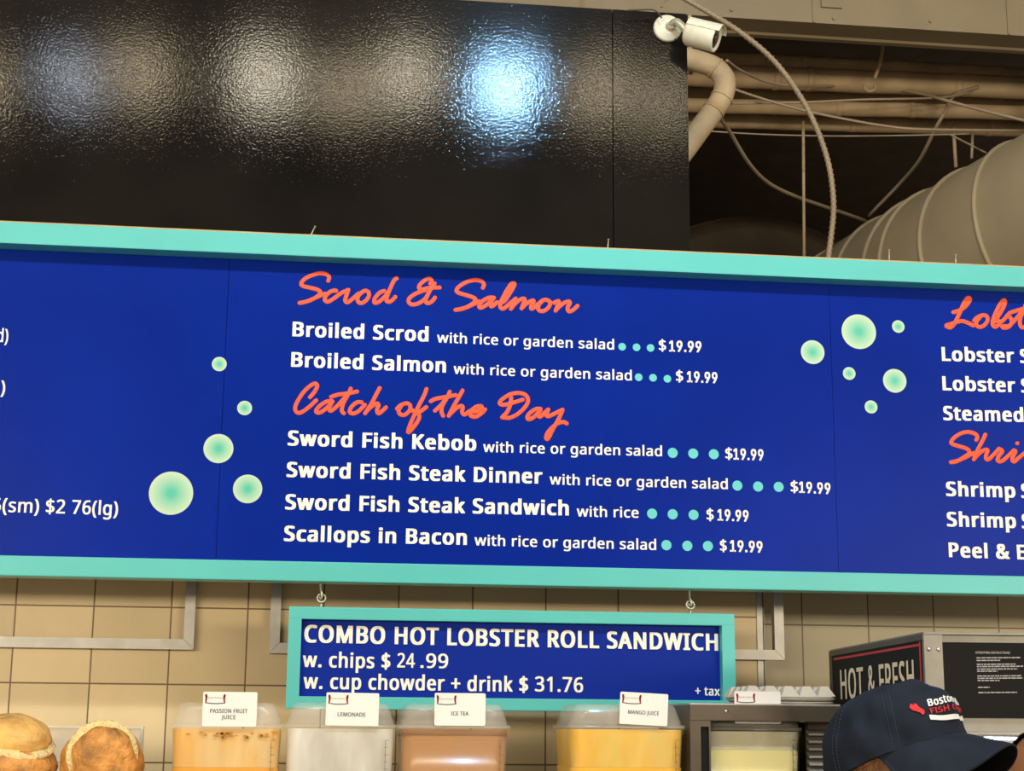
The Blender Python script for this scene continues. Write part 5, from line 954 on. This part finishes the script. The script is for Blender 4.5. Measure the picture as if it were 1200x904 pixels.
    for s in (1, -1): V += [('c', P(0, .09*s, .88), P(.01, .10*s, .49), .093*k, .070*k), ('c', P(.01, .10*s, .49), P(-.015, .10*s, .09), .070*k, .056*k)]
    fuse(V, .011*k, 3).build('trousers', M['trouser'], t)
    for s in (1, -1):
        V = [('c', P(-.05, .10*s, .045), P(.12, .112*s, .040), .042*k, .038*k)]
        fuse(V, .009*k, 2).build('shoe', M['shoe'], t)
        e = MB(); c = Hd(.078, .032*s, .004); e.grid(lambda u, v: c+hm @ (Vector((math.sin(v*PI)*math.cos(u*2*PI), math.sin(v*PI)*math.sin(u*2*PI), math.cos(v*PI)))*.0125*k), 20, 12, True)
        ey = e.build('eye', M['eye'], t); e = MB(); c3 = Hd(.0885, .032*s, .004); e.lathe([(0, .0058*k), (.0022*k, .004*k)], 16, c3, hm @ Vector((1, 0, 0))); e.build('iris', M['iris'], ey)
    e = MB(); e.grid(lambda u, v: Hd(.086, 0, -.064)+hm @ Vector((.010*k*math.sin(v*PI)*math.cos(u*2*PI), .024*k*math.sin(v*PI)*math.sin(u*2*PI), .007*k*math.cos(v*PI))), 24, 12, True); e.build('lips', M['lip'], t)
    def hairshell(m, umin, fmax, extra):
        # u along the head round, v from the crown down
        def f(a, p):
            d = Vector((math.sin(p)*math.cos(a), math.sin(p)*math.sin(a), math.cos(p)))
            n = 1+noise.noise(d*9)*.03+noise.noise(d*30)*.02
            return Hd(-.012+d.x*(.098+extra)*n, d.y*(.077+extra)*n, .035+d.z*(.092+extra)*n)
        def g(u, v):
            a = u*2*PI; front = math.cos(a); mx = (umin if front < fmax else umin-(front-fmax)*1.15)
            return f(a, v*mx)
        MB().grid(g, 72, 26, True).build('hair', m, t)
    return t, Hd, hm, k, hairshell
DP = 2.1; kq = DP/FPX
rH = Vector((cy, -sy, 0)); tH = Vector((-sy, -cy, 0))
ya = math.radians(52)
F0 = rH*math.sin(ya)+tH*math.cos(ya); N0 = tH*math.sin(ya)-rH*math.cos(ya)
TL = math.radians(17)
CC = atd(1047, 893, DP)                                   # centre of the cap's sweatband
hcen = CC+F0*.016-Z*.050                                  # centre of the head
Hh = (hcen.z)/1.575*1.70
foot = Vector((hcen.x, hcen.y, 0))-F0*(.02*Hh/1.7)
p1, Hd, hm, k1, hs = person('person in a navy cap facing right, in front of the hot food cabinet', foot, F0, N0, Hh, M['skin'], M['shirt'], .10)
hs(M['hair'], 2.0, -.1, .004)
# cap: worn by the person but a thing of its own
CF = F0*math.cos(TL)+Z*math.sin(TL); CU = Z*math.cos(TL)-F0*math.sin(TL); CN = N0
cap = thing('baseball_cap', 'navy baseball cap with a red lobster logo worn by the person facing right', 'cap', CC)
AF, AB, AN, AH = .104, .097, .083, .094
def crown(a, v, off=0.0):                                # a: angle from the front towards the wearer's right; v: 0 at the band, 1 at the top
    ca, sa = math.cos(a), math.sin(a)
    q = (1-v**2.45)**(1/2.45); hgt = v
    R = 1/math.sqrt((ca/(AF if ca > 0 else AB))**2+(sa/AN)**2)
    base = .007*max(0, ca)-.012*max(0, -ca)
    p = Vector((R*ca*q, R*sa*q, base*(1-v)+AH*hgt))
    p.x += .010*v*(1-v)*1.0*(1 if ca > 0 else .2)        # upright front panels
    p.x += .014*v*v
    n = noise.noise(Vector((p.x*28, p.y*28, p.z*22+3)))*.0075+noise.noise(Vector((p.x*60, p.y*60, p.z*18)))*.0008
    for s_ in range(6):
        d = abs((a-PI/6*0-s_*PI/3+PI) % (2*PI)-PI)*R*q
        n += .0011*math.exp(-(d/.0035)**2)*(1 if v < .98 else 0)
    nn = Vector((p.x/AF**2, p.y/AN**2, p.z/AH**2)).normalized()
    p += nn*(n+off)
    return CC+CF*p.x+CN*p.y+CU*p.z
SEAM0 = 0
def cg(u, v): return crown(u*2*PI, math.sin(v*PI/2)*.9995)
mb = MB().grid(cg, 180, 44, True); mb.build('crown', M['navy'], cap)
mb = MB().grid(lambda u, v: crown(u*2*PI, math.sin(v*PI/2)*.9995, -.003), 90, 20, True); mb.build('lining', M['navy_dark'], cap)
mb = MB().lathe([(0, .0075), (.0015, .0065), (.0022, .003)], 20, crown(0, .9995)-CU*.001, CU); mb.build('top_button', M['navy'], cap)
mb = MB()
for s_ in range(6):
    for dd in (-.0045, .0045):
        for i in range(22):
            v0, v1 = i/24, (i+.62)/24
            q = lambda v: crown(s_*PI/3+dd/max(.02, .09*(1-v**2.45)**(1/2.45)), v, .0006)
            mb.tube([q(v0), q((v0+v1)/2), q(v1)], .00042, 5, cap=False)
mb.build('stitching', M['stitch'], cap)
def brim(u, v, off=0.0):                                  # u across, v outwards
    a = (u-.5)*2*1.34; ca, sa = math.cos(a), math.sin(a)
    R = 1/math.sqrt((ca/AF)**2+(sa/AN)**2); b = .007*max(0, ca)
    w_ = (1-abs((u-.5)*2)**2.6)
    ext = .056*v*max(0, w_)**.65
    x = R*ca+ext; y = R*sa*(1+.04*v*w_)
    arch = -.042*(y/AN)**2*v*w_**.3 - .038*v*w_**.4
    z = b+arch-.001+.008*v
    return CC+CF*(x-.001)+CN*y+CU*(z+off)
mb = MB(); mb.grid(lambda u, v: brim(u, v, .0015), 64, 16); n1 = len(mb.v)
mb2 = MB().grid(lambda u, v: brim(u, v, -.0015), 64, 16)
mb.add(mb2.v, [f[::-1] for f in mb2.f], True)
W = 65
for i in range(64): mb.f.append([16*W+i, 16*W+i+1, n1+16*W+i+1, n1+16*W+i]); mb.sm.append(True)
for j in range(16):
    for i in (0, 64): mb.f.append([j*W+i, (j+1)*W+i, n1+(j+1)*W+i, n1+j*W+i]); mb.sm.append(True)
br = mb.build('brim', M['navy'], cap, fix=True)
mb = MB()
mb.grid(lambda u, v: brim(.02+.96*u, .02+.94*v, -.0024), 64, 12); mb.build('brim_underside', M['navy_dark'], br, fix=False)
# embroidery on the front panels; s runs to the viewer's right when facing the cap
def emb(s_, z_, off=.0016): return crown(-s_/.088, z_/AH, off)
def wrap_text(mb, txt, s0, s1, z0, capm, bold, slant=0.0):
    vs, fs, _ = glyph_mesh(txt, HUM, bold)
    mb.add([emb(s0+(s1-s0)*x+slant*y*capm, z0+y*capm, .0018+e) for x, y, e in vs], fs)
mb = MB(); wrap_text(mb, 'Boston & Maine', -.043, .052, .041, .0105, .06, .25); mb.build('embroidered_name', M['capwhite'], cap, fix=False)['label'] = 'white embroidered words Boston & Maine'
mb = MB(); wrap_text(mb, 'FISH COMPANY', -.043, .052, .0315, .0068, .03); mb.build('embroidered_words', M['capred'], cap, fix=False)['label'] = 'red embroidered words FISH COMPANY'
mb = MB()
def wave(s_): return .0215+.006*((s_)/.055)**2
for i in range(24):
    s0, s1 = -.046+i*.0042, -.046+(i+1)*.0042
    h0 = .0045
    mb.add([emb(s0, wave(s0)-h0*.4), emb(s1, wave(s1)-h0*.4), emb(s1, wave(s1)+h0), emb(s0, wave(s0)+h0)], [(0, 1, 2, 3)])
mb.build('embroidered_wave', M['capwhite'], cap, fix=False)
mb = MB()
LS = .58
lob = [(-.052, .034), (-.056, .041), (-.063, .046), (-.069, .050), (-.073, .058), (-.070, .066), (-.065, .068), (-.066, .061), (-.062, .062), (-.060, .068), (-.055, .064), (-.054, .056), (-.050, .050), (-.046, .044), (-.047, .038)]
cxl = (-.050+(-.059+.046)*LS, .037+(.052-.044)*LS)
pts = []
for i in range(len(lob)):
    a, b = lob[i], lob[(i+1) % len(lob)]
    for q in (0, .5): pts.append((-.050+(a[0]+(b[0]-a[0])*q+.046)*LS, .037+(a[1]+(b[1]-a[1])*q-.044)*LS))
mb.add([emb(*cxl, .002)]+[emb(x, z) for x, z in pts], [(0, i+1, (i+1) % len(pts)+1) for i in range(len(pts))])
mb.build('embroidered_lobster', M['capred'], cap, fix=False)['label'] = 'red embroidered lobster'

# second person at the right edge
DP2 = 2.75
hc2 = atd(1232, 935, DP2); F2 = (tH*.75-rH*.66).normalized(); N2 = Vector((-F2.y, F2.x, 0))
N2 = F2.cross(Z)
H2 = hc2.z/1.575*1.70
f2 = Vector((hc2.x, hc2.y, 0))-F2*(.02*H2/1.7)
p2, Hd2, hm2, k2, hs2 = person('brown skinned person with short dark hair at the right edge behind the cap brim', f2, F2, N2, H2, M['skin_brown'], M['shirt_grey'], .0)
hs2(M['hair_dark'], 1.75, -.2, .006)
